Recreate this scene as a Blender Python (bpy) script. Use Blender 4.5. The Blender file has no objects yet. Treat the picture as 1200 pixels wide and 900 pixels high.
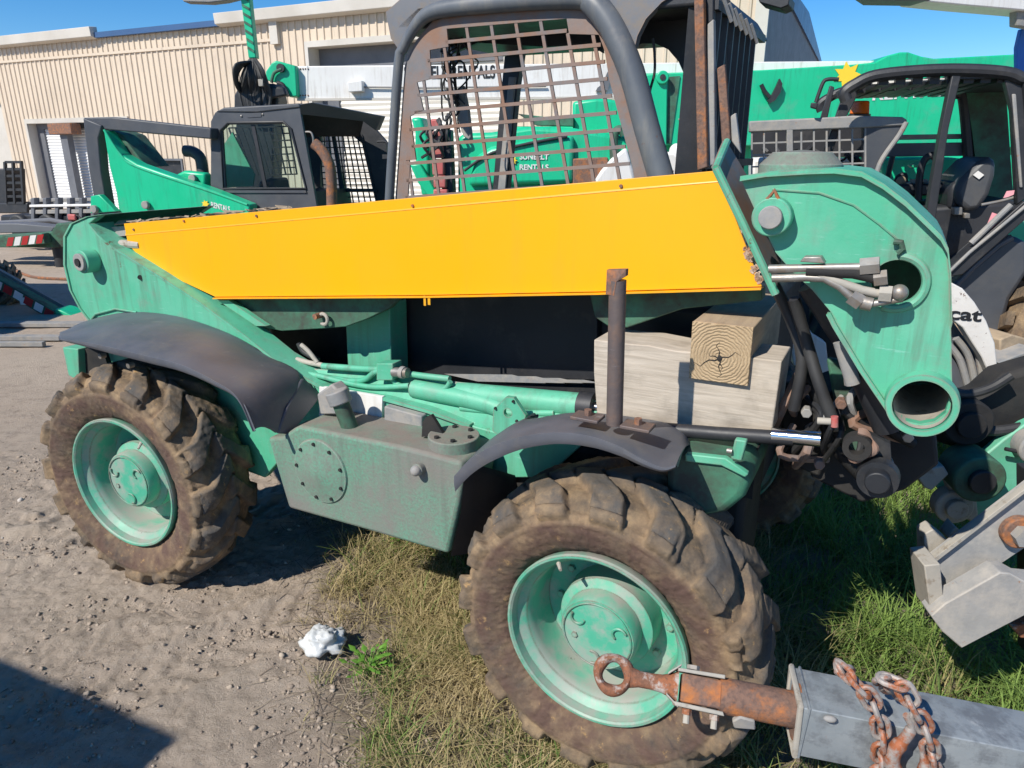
import bpy, bmesh, math, random
import numpy as np
from mathutils import Vector, Matrix, noise
from mathutils.geometry import tessellate_polygon
random.seed(7); rng = np.random.default_rng(7)
S = bpy.context.scene; COL = S.collection
R = math.radians
# ---------------------------------------------------------------- camera, sky, sun, exposure
FPX, PITCH, CAMH = 832.0, R(18.2), 1.60
cam = bpy.data.cameras.new('camera'); camo = bpy.data.objects.new('camera', cam); COL.objects.link(camo)
cam.sensor_width = 36; cam.lens = 36*FPX/1200; cam.clip_end = 3000; cam.clip_start = .05
camo.location = (0, 0, CAMH); camo.rotation_euler = (math.pi/2-PITCH, 0, 0); S.camera = camo
S.render.resolution_x, S.render.resolution_y = 1024, 768
SUN_AZ, SUN_EL = R(46.9), R(42.3)           # light travels towards +X,+Y by this azimuth
sd = Vector((math.sin(SUN_AZ)*math.cos(SUN_EL), math.cos(SUN_AZ)*math.cos(SUN_EL), -math.sin(SUN_EL)))
W = bpy.data.worlds.new('World'); S.world = W; W.use_nodes = True
nt = W.node_tree; bg = nt.nodes['Background']
sky = nt.nodes.new('ShaderNodeTexSky'); sky.sky_type = 'NISHITA'; sky.sun_disc = False
sky.sun_elevation = SUN_EL; sky.sun_rotation = math.pi+SUN_AZ; sky.air_density = .9; sky.dust_density = .15; sky.ozone_density = 4.5; sky.altitude = 800
hs = nt.nodes.new('ShaderNodeHueSaturation'); hs.inputs['Saturation'].default_value = 1.32
nt.links.new(sky.outputs[0], hs.inputs['Color']); nt.links.new(hs.outputs[0], bg.inputs[0]); bg.inputs[1].default_value = .125
sl = bpy.data.lights.new('sun', 'SUN'); sl.energy = 4.9; sl.angle = R(.5); sl.color = (1, .95, .86)
so = bpy.data.objects.new('sun', sl); COL.objects.link(so); so.rotation_euler = (-sd).to_track_quat('Z', 'Y').to_euler(); so.location = (-4, -4, 6)
S.view_settings.view_transform = 'Standard'; S.view_settings.look = 'None'; S.view_settings.exposure = .2; S.view_settings.gamma = 1
# ---------------------------------------------------------------- frames: real positions of traced outlines on their own planes
def ray(px, py):
    a = (px-600)/FPX; b = (450-py)/FPX
    return Vector((a, math.cos(PITCH)+b*math.sin(PITCH), -math.sin(PITCH)+b*math.cos(PITCH)))
class Frame:
    def __init__(s, ox, oy, deg, oz=0):
        s.deg = deg; s.o = Vector((ox, oy, oz)); a = R(deg); s.m = Matrix.Rotation(-a, 3, 'Z')
    def local(s, w): return s.m.transposed() @ (Vector(w)-s.o)
    def p(s, px, py, y=None, x=None, z=None):
        c = s.local((0, 0, CAMH)); r = s.m.transposed() @ ray(px, py)
        i, v = (1, y) if y is not None else ((0, x) if x is not None else (2, z))
        return c + r*((v-c[i])/r[i])
    def pts(s, l, y=None, x=None, z=None): return [s.p(q[0], q[1], y=y, x=x, z=z) for q in l]
def ground_pt(px, py, z=0):
    r = ray(px, py); t = (z-CAMH)/r[2]; return Vector((0, 0, CAMH))+r*t
# ---------------------------------------------------------------- materials
def mat(name): 
    m = bpy.data.materials.new(name); m.use_nodes = True; return m, m.node_tree, m.node_tree.nodes['Principled BSDF']
def N(nt, t, **k):
    n = nt.nodes.new(t)
    for a, v in k.items():
        if a in n.inputs: n.inputs[a].default_value = v
        else: setattr(n, a, v)
    return n
def coord(nt, scale=None):
    tc = N(nt, 'ShaderNodeTexCoord'); o = tc.outputs['Object']
    if scale:
        mp = N(nt, 'ShaderNodeMapping'); mp.inputs['Scale'].default_value = scale; nt.links.new(o, mp.inputs[0]); o = mp.outputs[0]
    return o
def noise_mask(nt, co, sc, lo, hi, detail=6, rough=.6):
    n = N(nt, 'ShaderNodeTexNoise', Scale=sc, Detail=detail, Roughness=rough); nt.links.new(co, n.inputs['Vector'])
    r = N(nt, 'ShaderNodeMapRange'); r.inputs[1].default_value = lo; r.inputs[2].default_value = hi; nt.links.new(n.outputs[0], r.inputs[0])
    return r.outputs[0]
def mix(nt, fac, a, b):
    m = N(nt, 'ShaderNodeMix', data_type='RGBA'); 
    if isinstance(fac, (int, float)): m.inputs[0].default_value = fac
    else: nt.links.new(fac, m.inputs[0])
    for i, v in ((6, a), (7, b)):
        if isinstance(v, tuple): m.inputs[i].default_value = (*v, 1)
        else: nt.links.new(v, m.inputs[i])
    return m.outputs[2]
def surf(name, c1, c2=None, rough=.55, metal=0, dirt=None, dirt_amt=(.45, .7), rust=None, rust_amt=(.62, .66), sc=3, bump=.15, bsc=60, fine=None, scale=None, spec=.5, up=None, scratch=None, streak=None, edge=None):
    m, nt, b = mat(name); co = coord(nt, scale)
    c2 = c2 or tuple(x*.8 for x in c1)
    c = mix(nt, noise_mask(nt, co, sc, .35, .65), c1, c2)
    if fine: c = mix(nt, noise_mask(nt, co, bsc, .4, .75, 3), c, fine)
    if scratch: 
        s_ = N(nt, 'ShaderNodeTexNoise', Scale=14, Detail=5, Roughness=.7); mp = N(nt, 'ShaderNodeMapping'); mp.inputs['Scale'].default_value = (1, 1, 9); mp.inputs['Rotation'].default_value = (.3, .6, .2)
        nt.links.new(co, mp.inputs[0]); nt.links.new(mp.outputs[0], s_.inputs['Vector']); r_ = N(nt, 'ShaderNodeMapRange'); r_.inputs[1].default_value = .62; r_.inputs[2].default_value = .72; nt.links.new(s_.outputs[0], r_.inputs[0])
        c = mix(nt, r_.outputs[0], c, scratch)
    if dirt: c = mix(nt, noise_mask(nt, co, sc*1.7, *dirt_amt, detail=9, rough=.68), c, dirt)
    if up:   # dust that settles on faces looking up
        g = N(nt, 'ShaderNodeNewGeometry'); sx = N(nt, 'ShaderNodeSeparateXYZ'); nt.links.new(g.outputs['True Normal'], sx.inputs[0])
        r1 = N(nt, 'ShaderNodeMapRange'); r1.inputs[1].default_value = .3; r1.inputs[2].default_value = .9; nt.links.new(sx.outputs[2], r1.inputs[0])
        mu = N(nt, 'ShaderNodeMath', operation='MULTIPLY'); nt.links.new(r1.outputs[0], mu.inputs[0]); nt.links.new(noise_mask(nt, co, 14, .25, .6), mu.inputs[1])
        c = mix(nt, mu.outputs[0], c, up)
    if streak:   # grime that ran down the sheet
        mp = N(nt, 'ShaderNodeMapping'); mp.inputs['Scale'].default_value = (16, 16, 1.3); nt.links.new(coord(nt), mp.inputs[0])
        s1 = noise_mask(nt, mp.outputs[0], 1.6, .50, .74, 7, .65); s2 = noise_mask(nt, coord(nt), 2.1, .38, .62); mu = N(nt, 'ShaderNodeMath', operation='MULTIPLY'); nt.links.new(s1, mu.inputs[0]); nt.links.new(s2, mu.inputs[1])
        c = mix(nt, mu.outputs[0], c, streak)
    if edge:     # paint rubbed off along the edges of the plates
        bv = N(nt, 'ShaderNodeBevel', samples=4); bv.inputs[0].default_value = .007; ge = N(nt, 'ShaderNodeNewGeometry'); dt = N(nt, 'ShaderNodeVectorMath', operation='DOT_PRODUCT')
        nt.links.new(bv.outputs[0], dt.inputs[0]); nt.links.new(ge.outputs['Normal'], dt.inputs[1]); r3 = N(nt, 'ShaderNodeMapRange'); r3.inputs[1].default_value = .985; r3.inputs[2].default_value = .90; nt.links.new(dt.outputs['Value'], r3.inputs[0])
        mu = N(nt, 'ShaderNodeMath', operation='MULTIPLY'); nt.links.new(r3.outputs[0], mu.inputs[0]); nt.links.new(noise_mask(nt, co, 22, .36, .56, 8, .7), mu.inputs[1]); c = mix(nt, mu.outputs[0], c, edge)
    rr = rough
    if rust:
        k = noise_mask(nt, co, sc*2.3, *rust_amt, detail=10, rough=.7); c = mix(nt, k, c, rust)
    nt.links.new(c, b.inputs['Base Color'])
    rn = noise_mask(nt, co, sc*4, 0, 1); ra = N(nt, 'ShaderNodeMapRange'); ra.inputs[3].default_value = max(0.02, rough-.12); ra.inputs[4].default_value = min(1, rough+.15)
    nt.links.new(rn, ra.inputs[0]); nt.links.new(ra.outputs[0], b.inputs['Roughness'])
    b.inputs['Metallic'].default_value = metal; b.inputs['Specular IOR Level'].default_value = spec
    if bump:
        n = N(nt, 'ShaderNodeTexNoise', Scale=bsc, Detail=6, Roughness=.65); nt.links.new(co, n.inputs['Vector'])
        bp = N(nt, 'ShaderNodeBump', Strength=bump, Distance=.004); nt.links.new(n.outputs[0], bp.inputs['Height']); nt.links.new(bp.outputs[0], b.inputs['Normal'])
    return m
DUST = (.30, .25, .20)
M = {}
M['green'] = surf('faded_green_paint', (.07, .40, .24), (.13, .45, .30), .5, dirt=(.19, .31, .235), dirt_amt=(.52, .74), rust=(.13, .08, .05), rust_amt=(.66, .69), sc=4, bump=.2, bsc=40, scratch=(.2, .5, .38), streak=(.10, .17, .12), edge=(.24, .22, .18))
M['green_vivid'] = surf('bright_green_paint', (.008, .47, .23), (.015, .50, .26), .35, dirt=(.10, .38, .25), dirt_amt=(.54, .8), sc=2, bump=.05, streak=(.03, .22, .13), edge=(.12, .30, .2))
M['green_dusty'] = surf('green_paint_under_dust', (.06, .38, .23), (.12, .30, .21), .8, dirt=(.19, .185, .165), dirt_amt=(.28, .58), sc=1.5, bump=.35, bsc=110, fine=(.13, .14, .12), up=(.20, .17, .145), streak=(.10, .12, .10), edge=(.3, .36, .3))
M['green_rim'] = surf('dusty_green_rim', (.06, .38, .245), (.11, .42, .29), .5, edge=(.15, .12, .09), dirt=(.27, .36, .30), dirt_amt=(.45, .6), rust=(.08, .05, .04), rust_amt=(.69, .71), sc=7, bump=.1, up=(.33, .32, .28))
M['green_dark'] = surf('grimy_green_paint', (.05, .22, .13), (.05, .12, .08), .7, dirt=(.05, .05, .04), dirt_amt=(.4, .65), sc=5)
M['yellow'] = surf('yellow_paint', (.93, .415, .001), (.91, .39, .001), .42, bump=.05, bsc=9, sc=1.2, rust=(.30, .13, .03), rust_amt=(.72, .735), streak=(.86, .37, .01), edge=(.55, .30, .05))
M['yellow_chip'] = surf('chipped_paint', (.30, .12, .04), (.6, .5, .4), .8, sc=30)
M['plastic'] = surf('worn_grey_plastic', (.072, .078, .094), (.11, .115, .135), .5, bump=.12, bsc=90, sc=5, dirt=(.13, .125, .12), dirt_amt=(.5, .78), scratch=(.13, .13, .14))
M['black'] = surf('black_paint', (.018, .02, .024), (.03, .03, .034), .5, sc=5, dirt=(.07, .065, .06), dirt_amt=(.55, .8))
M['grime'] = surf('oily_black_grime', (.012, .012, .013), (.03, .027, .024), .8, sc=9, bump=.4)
M['graypaint'] = surf('grey_cab_paint', edge=(.25, .16, .11), c1=(.125, .135, .155), c2=(.17, .17, .175), rough=.6, sc=5, dirt=(.20, .16, .12), dirt_amt=(.5, .66), rust=(.16, .075, .05), rust_amt=(.60, .66), bump=.1)
M['tubegray'] = surf('grey_tube_paint', (.095, .105, .12), (.13, .14, .15), .45, sc=5, rust=(.15, .08, .055), rust_amt=(.64, .67), streak=(.2, .19, .17), dirt=(.22, .20, .18), dirt_amt=(.55, .8), bump=.08)
M['rustplate'] = surf('rusty_screen_plate', (.25, .17, .135), (.17, .165, .17), .75, sc=5, dirt=(.24, .135, .09), dirt_amt=(.42, .62), bump=.2)
M['rust'] = surf('rusted_steel', (.17, .10, .075), (.23, .13, .09), .85, sc=12, dirt=(.42, .15, .045), dirt_amt=(.48, .66), bump=.5, bsc=120, fine=(.10, .065, .055))
M['rustorange'] = surf('orange_rust', (.34, .115, .045), (.22, .10, .06), .9, sc=18, dirt=(.42, .36, .32), dirt_amt=(.52, .62), bump=.6, bsc=150, fine=(.14, .07, .045))
M['chain'] = surf('rusty_galvanised_chain', (.30, .27, .25), (.38, .34, .31), .6, .2, sc=22, dirt=(.34, .11, .045), dirt_amt=(.46, .58), bump=.4)
M['galv'] = surf('galvanised_steel', (.24, .27, .29), (.30, .325, .34), .5, .25, sc=12, dirt=(.17, .185, .20), dirt_amt=(.46, .6), rust=(.34, .14, .06), rust_amt=(.69, .73), bump=.25, bsc=30, scratch=(.38, .4, .41))
M['galvdull'] = surf('weathered_grey_steel', (.22, .225, .225), (.30, .29, .28), .75, sc=10, dirt=(.34, .31, .27), dirt_amt=(.45, .65), rust=(.30, .15, .08), rust_amt=(.62, .68), bump=.3, scratch=(.16, .16, .17))
M['armgray'] = surf('bleached_grey_steel', (.36, .35, .335), (.28, .275, .265), .75, sc=9, dirt=(.42, .39, .35), dirt_amt=(.45, .65), rust=(.30, .15, .08), rust_amt=(.64, .69), bump=.35, scratch=(.22, .225, .24), edge=(.48, .42, .34))
M['steel'] = surf('dull_steel', (.36, .34, .31), (.26, .24, .22), .45, .55, sc=20, dirt=(.3, .24, .18), dirt_amt=(.5, .7), bump=.15)
M['post'] = surf('bare_rusty_pipe', (.12, .10, .10), (.16, .12, .105), .6, .3, sc=12, dirt=(.20, .13, .10), dirt_amt=(.5, .7), bump=.3, bsc=120, scratch=(.24, .22, .22))
M['chrome'] = surf('chromed_rod', (.7, .72, .75), (.6, .62, .65), .12, 1, sc=8, bump=0)
M['bone'] = surf('scuffed_bare_steel', (.42, .38, .32), (.33, .31, .27), .75, sc=15, dirt=(.2, .15, .1), dirt_amt=(.55, .7), bump=.3)
M['white'] = surf('white_paint', (.78, .77, .74), (.72, .70, .67), .45, sc=3, dirt=(.5, .46, .4), dirt_amt=(.62, .85), bump=.04, streak=(.45, .40, .34))
M['whiterust'] = surf('chipped_white_paint', (.76, .73, .68), (.66, .62, .57), .6, sc=6, dirt=(.42, .36, .3), dirt_amt=(.58, .75), rust=(.14, .07, .04), rust_amt=(.60, .63), bump=.2)
M['red'] = surf('red_paint', (.50, .10, .09), (.42, .12, .11), .5, sc=8, dirt=(.4, .25, .22), dirt_amt=(.5, .7))
M['pink'] = surf('pink_tag', (.85, .32, .36), (.8, .38, .4), .7, sc=8)
M['logo_yellow'] = surf('yellow_print', (.85, .62, .04), (.85, .6, .04), .5, bump=0)
M['ink'] = surf('black_print', (.015, .015, .017), None, .5, bump=0)
M['whiteink'] = surf('white_print', (.8, .8, .78), None, .5, bump=0)
M['label_red'] = surf('red_reflector', (.45, .03, .03), None, .4, bump=0)
M['orange_lens'] = surf('orange_lens', (.85, .20, .02), (.8, .16, .01), .25, bump=0)
M['hose'] = surf('black_rubber_hose', (.02, .02, .022), (.04, .04, .04), .6, sc=10, bump=.1)
M['beige'] = surf('beige_wall_sheet', (.66, .545, .42), (.60, .495, .38), .5, sc=.25, bump=0, dirt=(.50, .41, .31), dirt_amt=(.5, .8), streak=(.40, .32, .25))
M['trim'] = surf('cream_trim', (.60, .56, .50), (.5, .46, .40), .5, sc=1, bump=0)
M['roofblue'] = surf('blue_roof_sheet', (.05, .11, .24), None, .4, sc=1, bump=0)
M['shutter'] = surf('cream_door_slats', (.70, .66, .58), (.64, .60, .53), .5, sc=1, bump=0)
M['shutterwhite'] = surf('white_door_slats', (.76, .77, .77), (.7, .7, .7), .5, sc=1, bump=0)
M['frame_gray'] = surf('grey_door_frame', (.15, .155, .17), (.11, .115, .13), .6, sc=2, bump=0)
M['bag'] = surf('crumpled_white_plastic', (.62, .63, .62), (.5, .51, .51), .35, sc=12, bump=.5, bsc=30)
def glass_mat():
    m, nt, b = mat('tinted_glass'); tr = N(nt, 'ShaderNodeBsdfTransparent'); tr.inputs[0].default_value = (.74, .84, .82, 1)
    gl = N(nt, 'ShaderNodeBsdfGlossy'); gl.inputs[1].default_value = .03; fr = N(nt, 'ShaderNodeFresnel', IOR=1.5)
    mx = N(nt, 'ShaderNodeMixShader'); nt.links.new(fr.outputs[0], mx.inputs[0]); nt.links.new(tr.outputs[0], mx.inputs[1]); nt.links.new(gl.outputs[0], mx.inputs[2])
    nt.links.new(mx.outputs[0], nt.nodes['Material Output'].inputs[0]); return m
M['glass'] = glass_mat()
def tyre_mat():
    m, nt, b = mat('muddy_tyre_rubber'); co = coord(nt); at = N(nt, 'ShaderNodeAttribute', attribute_name='relief')
    c = mix(nt, noise_mask(nt, co, 9, .35, .65), (.035, .034, .034), (.07, .062, .055))
    mud = mix(nt, noise_mask(nt, co, 26, .35, .65), (.38, .265, .15), (.24, .16, .095))
    k = noise_mask(nt, co, 5.5, .34, .60, 9, .7); c = mix(nt, k, c, mud)
    red = N(nt, 'ShaderNodeMath', operation='MULTIPLY'); nt.links.new(at.outputs[2], red.inputs[0]); nt.links.new(noise_mask(nt, co, 12, .3, .6), red.inputs[1])
    c = mix(nt, red.outputs[0], c, (.115, .068, .052))
    lg_ = N(nt, 'ShaderNodeAttribute', attribute_name='lug'); ml = N(nt, 'ShaderNodeMath', operation='MULTIPLY'); nt.links.new(lg_.outputs[2], ml.inputs[0]); nt.links.new(noise_mask(nt, co, 8, .36, .58, 8, .7), ml.inputs[1])
    c = mix(nt, ml.outputs[0], c, (.085, .08, .075)); c = mix(nt, noise_mask(nt, co, 15, .60, .68, 8, .75), c, (.40, .25, .11))
    nt.links.new(c, b.inputs['Base Color']); b.inputs['Roughness'].default_value = .85
    n = N(nt, 'ShaderNodeTexNoise', Scale=70, Detail=10, Roughness=.78); nt.links.new(co, n.inputs['Vector']); bp = N(nt, 'ShaderNodeBump', Strength=.9, Distance=.006)
    nt.links.new(n.outputs[0], bp.inputs['Height']); nt.links.new(bp.outputs[0], b.inputs['Normal']); return m
M['tyre'] = tyre_mat()
def wood_mat(name, c1, c2, rings=None, scale=(2, 14, 26)):
    m, nt, b = mat(name); 
    if rings:
        tc = N(nt, 'ShaderNodeTexCoord'); mp = N(nt, 'ShaderNodeMapping'); mp.inputs['Location'].default_value = rings; nt.links.new(tc.outputs['Object'], mp.inputs[0]); co = mp.outputs[0]
        nn = N(nt, 'ShaderNodeTexNoise', Scale=9, Detail=4); nt.links.new(co, nn.inputs['Vector'])
        w = N(nt, 'ShaderNodeTexWave', wave_type='RINGS', rings_direction='Y'); w.inputs['Scale'].default_value = 42; w.inputs['Distortion'].default_value = 5; w.inputs['Detail'].default_value = 3; w.inputs['Detail Scale'].default_value = 1.5
        nt.links.new(co, w.inputs['Vector']); f = N(nt, 'ShaderNodeMapRange'); f.inputs[3].default_value = 0; f.inputs[4].default_value = 1; nt.links.new(w.outputs[1], f.inputs[0]); fac = f.outputs[0]; h = w.outputs[1]
    else:
        co = coord(nt, scale); n1 = N(nt, 'ShaderNodeTexNoise', Scale=3, Detail=8, Roughness=.65, Distortion=.6); nt.links.new(co, n1.inputs['Vector'])
        f = N(nt, 'ShaderNodeMapRange'); f.inputs[1].default_value = .35; f.inputs[2].default_value = .65; nt.links.new(n1.outputs[0], f.inputs[0]); fac = f.outputs[0]; h = n1.outputs[0]
    c = mix(nt, fac, c1, c2); co2 = coord(nt); c = mix(nt, noise_mask(nt, co2, 9, .5, .8), c, tuple(x*.62 for x in c2))
    nt.links.new(c, b.inputs['Base Color']); b.inputs['Roughness'].default_value = .85
    bp = N(nt, 'ShaderNodeBump', Strength=.5, Distance=.004); nt.links.new(h, bp.inputs['Height']); nt.links.new(bp.outputs[0], b.inputs['Normal']); return m
M['wood_gray'] = wood_mat('weathered_grey_timber', (.54, .47, .385), (.40, .34, .27))
M['wood_side'] = wood_mat('brown_timber_side', (.42, .32, .21), (.33, .25, .17), scale=(14, 2, 14))
def stuff_mat(name, ramp, rough=.8, trans=0):
    m, nt, b = mat(name); at = N(nt, 'ShaderNodeAttribute', attribute_name='tint'); cr = N(nt, 'ShaderNodeValToRGB'); e = cr.color_ramp.elements
    while len(e) < len(ramp): e.new(.5)
    for i, (p, c) in enumerate(ramp): e[i].position = p; e[i].color = (*c, 1)
    nt.links.new(at.outputs[2], cr.inputs[0]); nt.links.new(cr.outputs[0], b.inputs['Base Color']); b.inputs['Roughness'].default_value = rough
    if trans: 
        tl = N(nt, 'ShaderNodeBsdfTranslucent'); nt.links.new(cr.outputs[0], tl.inputs[0]); mx = N(nt, 'ShaderNodeMixShader'); mx.inputs[0].default_value = trans
        nt.links.new(b.outputs[0], mx.inputs[1]); nt.links.new(tl.outputs[0], mx.inputs[2]); nt.links.new(mx.outputs[0], nt.nodes['Material Output'].inputs[0])
    return m
# ---------------------------------------------------------------- mesh builder
class MB:
    def __init__(s): s.v = []; s.f = []
    def add(s, vs, fs):
        b = len(s.v); s.v += [tuple(v) for v in vs]; s.f += [tuple(b+i for i in f) for f in fs]; return s
    def box(s, x0, x1, y0, y1, z0, z1):
        vs = [(x, y, z) for x in (x0, x1) for y in (y0, y1) for z in (z0, z1)]
        return s.add(vs, [(0, 1, 3, 2), (4, 6, 7, 5), (0, 4, 5, 1), (2, 3, 7, 6), (0, 2, 6, 4), (1, 5, 7, 3)])
    def prism(s, pts, off):
        off = Vector(off); n = len(pts); a = [Vector(p) for p in pts]
        return s.add(a+[p+off for p in a], [tuple(range(n)), tuple(range(2*n-1, n-1, -1))]+[(i, (i+1) % n, n+(i+1) % n, n+i) for i in range(n)])
    def holed(s, outer, holes, off):      # flat plate with openings and real thickness
        off = Vector(off); loops = [[Vector(p) for p in outer]]+[[Vector(p) for p in h] for h in holes]
        flat = [p for l in loops for p in l]; n = len(flat); tri = tessellate_polygon(loops)
        fs = [tuple(t) for t in tri]+[tuple(n+i for i in reversed(t)) for t in tri]; b = 0
        for l in loops:
            k = len(l); fs += [(b+i, b+(i+1) % k, n+b+(i+1) % k, n+b+i) for i in range(k)]; b += k
        return s.add(flat+[p+off for p in flat], fs)
    def cyl(s, p0, p1, r0, r1=None, n=20, caps=True):
        p0 = Vector(p0); p1 = Vector(p1); r1 = r0 if r1 is None else r1; q = (p1-p0).to_track_quat('Z', 'Y')
        c = [q @ Vector((math.cos(2*math.pi*i/n), math.sin(2*math.pi*i/n), 0)) for i in range(n)]
        fs = [(i, (i+1) % n, n+(i+1) % n, n+i) for i in range(n)]
        if caps: fs += [tuple(range(n-1, -1, -1)), tuple(range(n, 2*n))]
        return s.add([p0+v*r0 for v in c]+[p1+v*r1 for v in c], fs)
    def tube(s, path, r, n=10, closed=False, caps=True):
        P = [Vector(p) for p in path]; k = len(P); rs = r if isinstance(r, (list, tuple)) else [r]*k; vs = []; prev = None
        for i, p in enumerate(P):
            if closed: t = (P[(i+1) % k]-P[i-1])
            else: t = (P[min(i+1, k-1)]-P[max(i-1, 0)])
            t.normalize()
            if prev is None: u = t.orthogonal().normalized()
            else: u = (prev - t*prev.dot(t)).normalized()
            prev = u; w = t.cross(u)
            vs += [p+(u*math.cos(2*math.pi*j/n)+w*math.sin(2*math.pi*j/n))*rs[i] for j in range(n)]
        fs = []; m = k if closed else k-1
        for i in range(m):
            for j in range(n): fs.append((i*n+j, i*n+(j+1) % n, ((i+1) % k)*n+(j+1) % n, ((i+1) % k)*n+j))
        if not closed and caps: fs += [tuple(range(n-1, -1, -1)), tuple((k-1)*n+j for j in range(n))]
        return s.add(vs, fs)
    def beam(s, p0, p1, w, h, up=(0, 0, 1)):       # square bar between two points
        p0 = Vector(p0); p1 = Vector(p1); t = (p1-p0).normalized(); u = Vector(up); sd_ = t.cross(u).normalized(); u2 = sd_.cross(t).normalized()
        c = [sd_*(a*w/2)+u2*(b*h/2) for a, b in ((-1, -1), (1, -1), (1, 1), (-1, 1))]
        return s.prism([p0+q for q in c], p1-p0)
    def lathe(s, prof, o=(0, 0, 0), n=64, axis='Y'):   # prof: (radius, along axis)
        o = Vector(o); k = len(prof); vs = []
        for i in range(n):
            a = 2*math.pi*i/n
            for r, y in prof: vs.append(o+(Vector((r*math.cos(a), y, r*math.sin(a))) if axis == 'Y' else Vector((r*math.cos(a), r*math.sin(a), y))))
        fs = [(i*k+j, i*k+j+1, ((i+1) % n)*k+j+1, ((i+1) % n)*k+j) for i in range(n) for j in range(k-1)]
        return s.add(vs, fs)
    def ball(s, c, r, sx=1, sy=1, sz=1, n=14):
        c = Vector(c); vs = []; fs = []
        for i in range(n+1):
            t = math.pi*i/n
            for j in range(n): a = 2*math.pi*j/n; vs.append(c+Vector((r*sx*math.sin(t)*math.cos(a), r*sy*math.sin(t)*math.sin(a), r*sz*math.cos(t))))
        for i in range(n):
            for j in range(n): fs.append((i*n+j, i*n+(j+1) % n, (i+1)*n+(j+1) % n, (i+1)*n+j))
        return s.add(vs, fs)
    def loft(s, A, B, th=None):       # skin between two polylines; th = thickness vector
        k = len(A); A = [Vector(a) for a in A]; B = [Vector(b) for b in B]
        if th is None: return s.add(A+B, [(i, i+1, k+i+1, k+i) for i in range(k-1)])
        th = Vector(th); vs = A+B+[a+th for a in A]+[b+th for b in B]; fs = []
        for i in range(k-1):
            fs += [(i, i+1, k+i+1, k+i), (2*k+i+1, 2*k+i, 3*k+i, 3*k+i+1), (i, 2*k+i, 2*k+i+1, i+1), (k+i+1, 3*k+i+1, 3*k+i, k+i)]
        fs += [(0, k, 3*k, 2*k), (k-1, 3*k-1, 4*k-1, 2*k-1)]
        return s.add(vs, fs)
    def build(s, name, m, parent=None, bevel=0, smooth=35, seg=2, sub=0, disp=None):
        me = bpy.data.meshes.new(name); me.from_pydata(s.v, [], s.f); bm = bmesh.new(); bm.from_mesh(me)
        bmesh.ops.recalc_face_normals(bm, faces=bm.faces); bm.to_mesh(me); bm.free()
        me.materials.append(M[m] if isinstance(m, str) else m)
        me.polygons.foreach_set('use_smooth', [True]*len(me.polygons)); me.set_sharp_from_angle(angle=R(smooth))
        o = bpy.data.objects.new(name, me); COL.objects.link(o)
        if parent: o.parent = parent
        if bevel: b = o.modifiers.new('bevel', 'BEVEL'); b.width = bevel; b.segments = seg; b.limit_method = 'ANGLE'; b.angle_limit = R(35)
        if sub: q = o.modifiers.new('sub', 'SUBSURF'); q.levels = sub; q.render_levels = sub
        return o
def tag(o, label=None, cat=None, group=None, kind=None):
    for k, v in (('label', label), ('category', cat), ('group', group), ('kind', kind)):
        if v: o[k] = v
    return o
def thing(name, F, label, cat, group=None):
    o = bpy.data.objects.new(name, None); COL.objects.link(o); o.location = F.o; o.rotation_euler = (0, 0, -R(F.deg)); o.empty_display_size = .2
    return tag(o, label, cat, group)
def copy_tree(o, parent=None):
    c = o.copy(); COL.objects.link(c)
    if parent: c.parent = parent
    for ch in list(o.children): copy_tree(ch, c)
    return c
def numpy_mesh(name, v, f, m, kind=None, tint=None, smooth=False):
    me = bpy.data.meshes.new(name); k = f.shape[1]; me.vertices.add(len(v)); me.vertices.foreach_set('co', v.astype(np.float32).ravel())
    me.loops.add(f.size); me.loops.foreach_set('vertex_index', f.astype(np.int32).ravel()); me.polygons.add(len(f)); me.polygons.foreach_set('loop_start', np.arange(0, f.size, k, dtype=np.int32))
    if smooth: me.polygons.foreach_set('use_smooth', [True]*len(f))
    me.update(calc_edges=True)
    if tint is not None: a = me.attributes.new('tint', 'FLOAT', 'POINT'); a.data.foreach_set('value', tint.astype(np.float32))
    me.materials.append(m if not isinstance(m, str) else M[m]); o = bpy.data.objects.new(name, me); COL.objects.link(o)
    if kind: o['kind'] = kind
    return o
def lettering(name, txt, m, parent, o, xdir, zdir, height, width=None, depth=.002):
    cu = bpy.data.curves.new(name, 'FONT'); cu.body = txt; cu.extrude = .012; cu.offset = .022; t = bpy.data.objects.new(name+'_tmp', cu); COL.objects.link(t)
    bpy.context.view_layer.update(); me = bpy.data.meshes.new_from_object(t.evaluated_get(bpy.context.evaluated_depsgraph_get())); bpy.data.objects.remove(t)
    xs = [v.co.x for v in me.vertices]; ys = [v.co.y for v in me.vertices]; x0, w, y0, h = min(xs), max(xs)-min(xs), min(ys), max(ys)-min(ys)
    X = Vector(xdir).normalized(); Z = Vector(zdir).normalized(); Nn = X.cross(Z); sx = (width/w) if width else height/h; sy = height/h
    for v in me.vertices: c = v.co.copy(); v.co = Vector(o)+X*((c.x-x0)*sx)+Z*((c.y-y0)*sy)+Nn*(c.z/.012*depth)
    me.materials.append(M[m]); ob = bpy.data.objects.new(name, me); COL.objects.link(ob); ob.parent = parent; return ob
def catmull(pts, n=6):
    P = [Vector(p) for p in pts]; out = []
    for i in range(len(P)-1):
        a, b, c, d = P[max(i-1, 0)], P[i], P[i+1], P[min(i+2, len(P)-1)]
        for j in range(n):
            t = j/n; out.append(.5*((2*b)+(c-a)*t+(2*a-5*b+4*c-d)*t*t+(3*b-a-3*c+d)*t**3))
    return out+[P[-1]]
def circle(c, r, u, v, n=28, a0=0, a1=2*math.pi):
    c = Vector(c); u = Vector(u); v = Vector(v); return [c+(u*math.cos(a0+(a1-a0)*i/n)+v*math.sin(a0+(a1-a0)*i/n))*r for i in range(n)]

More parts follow.
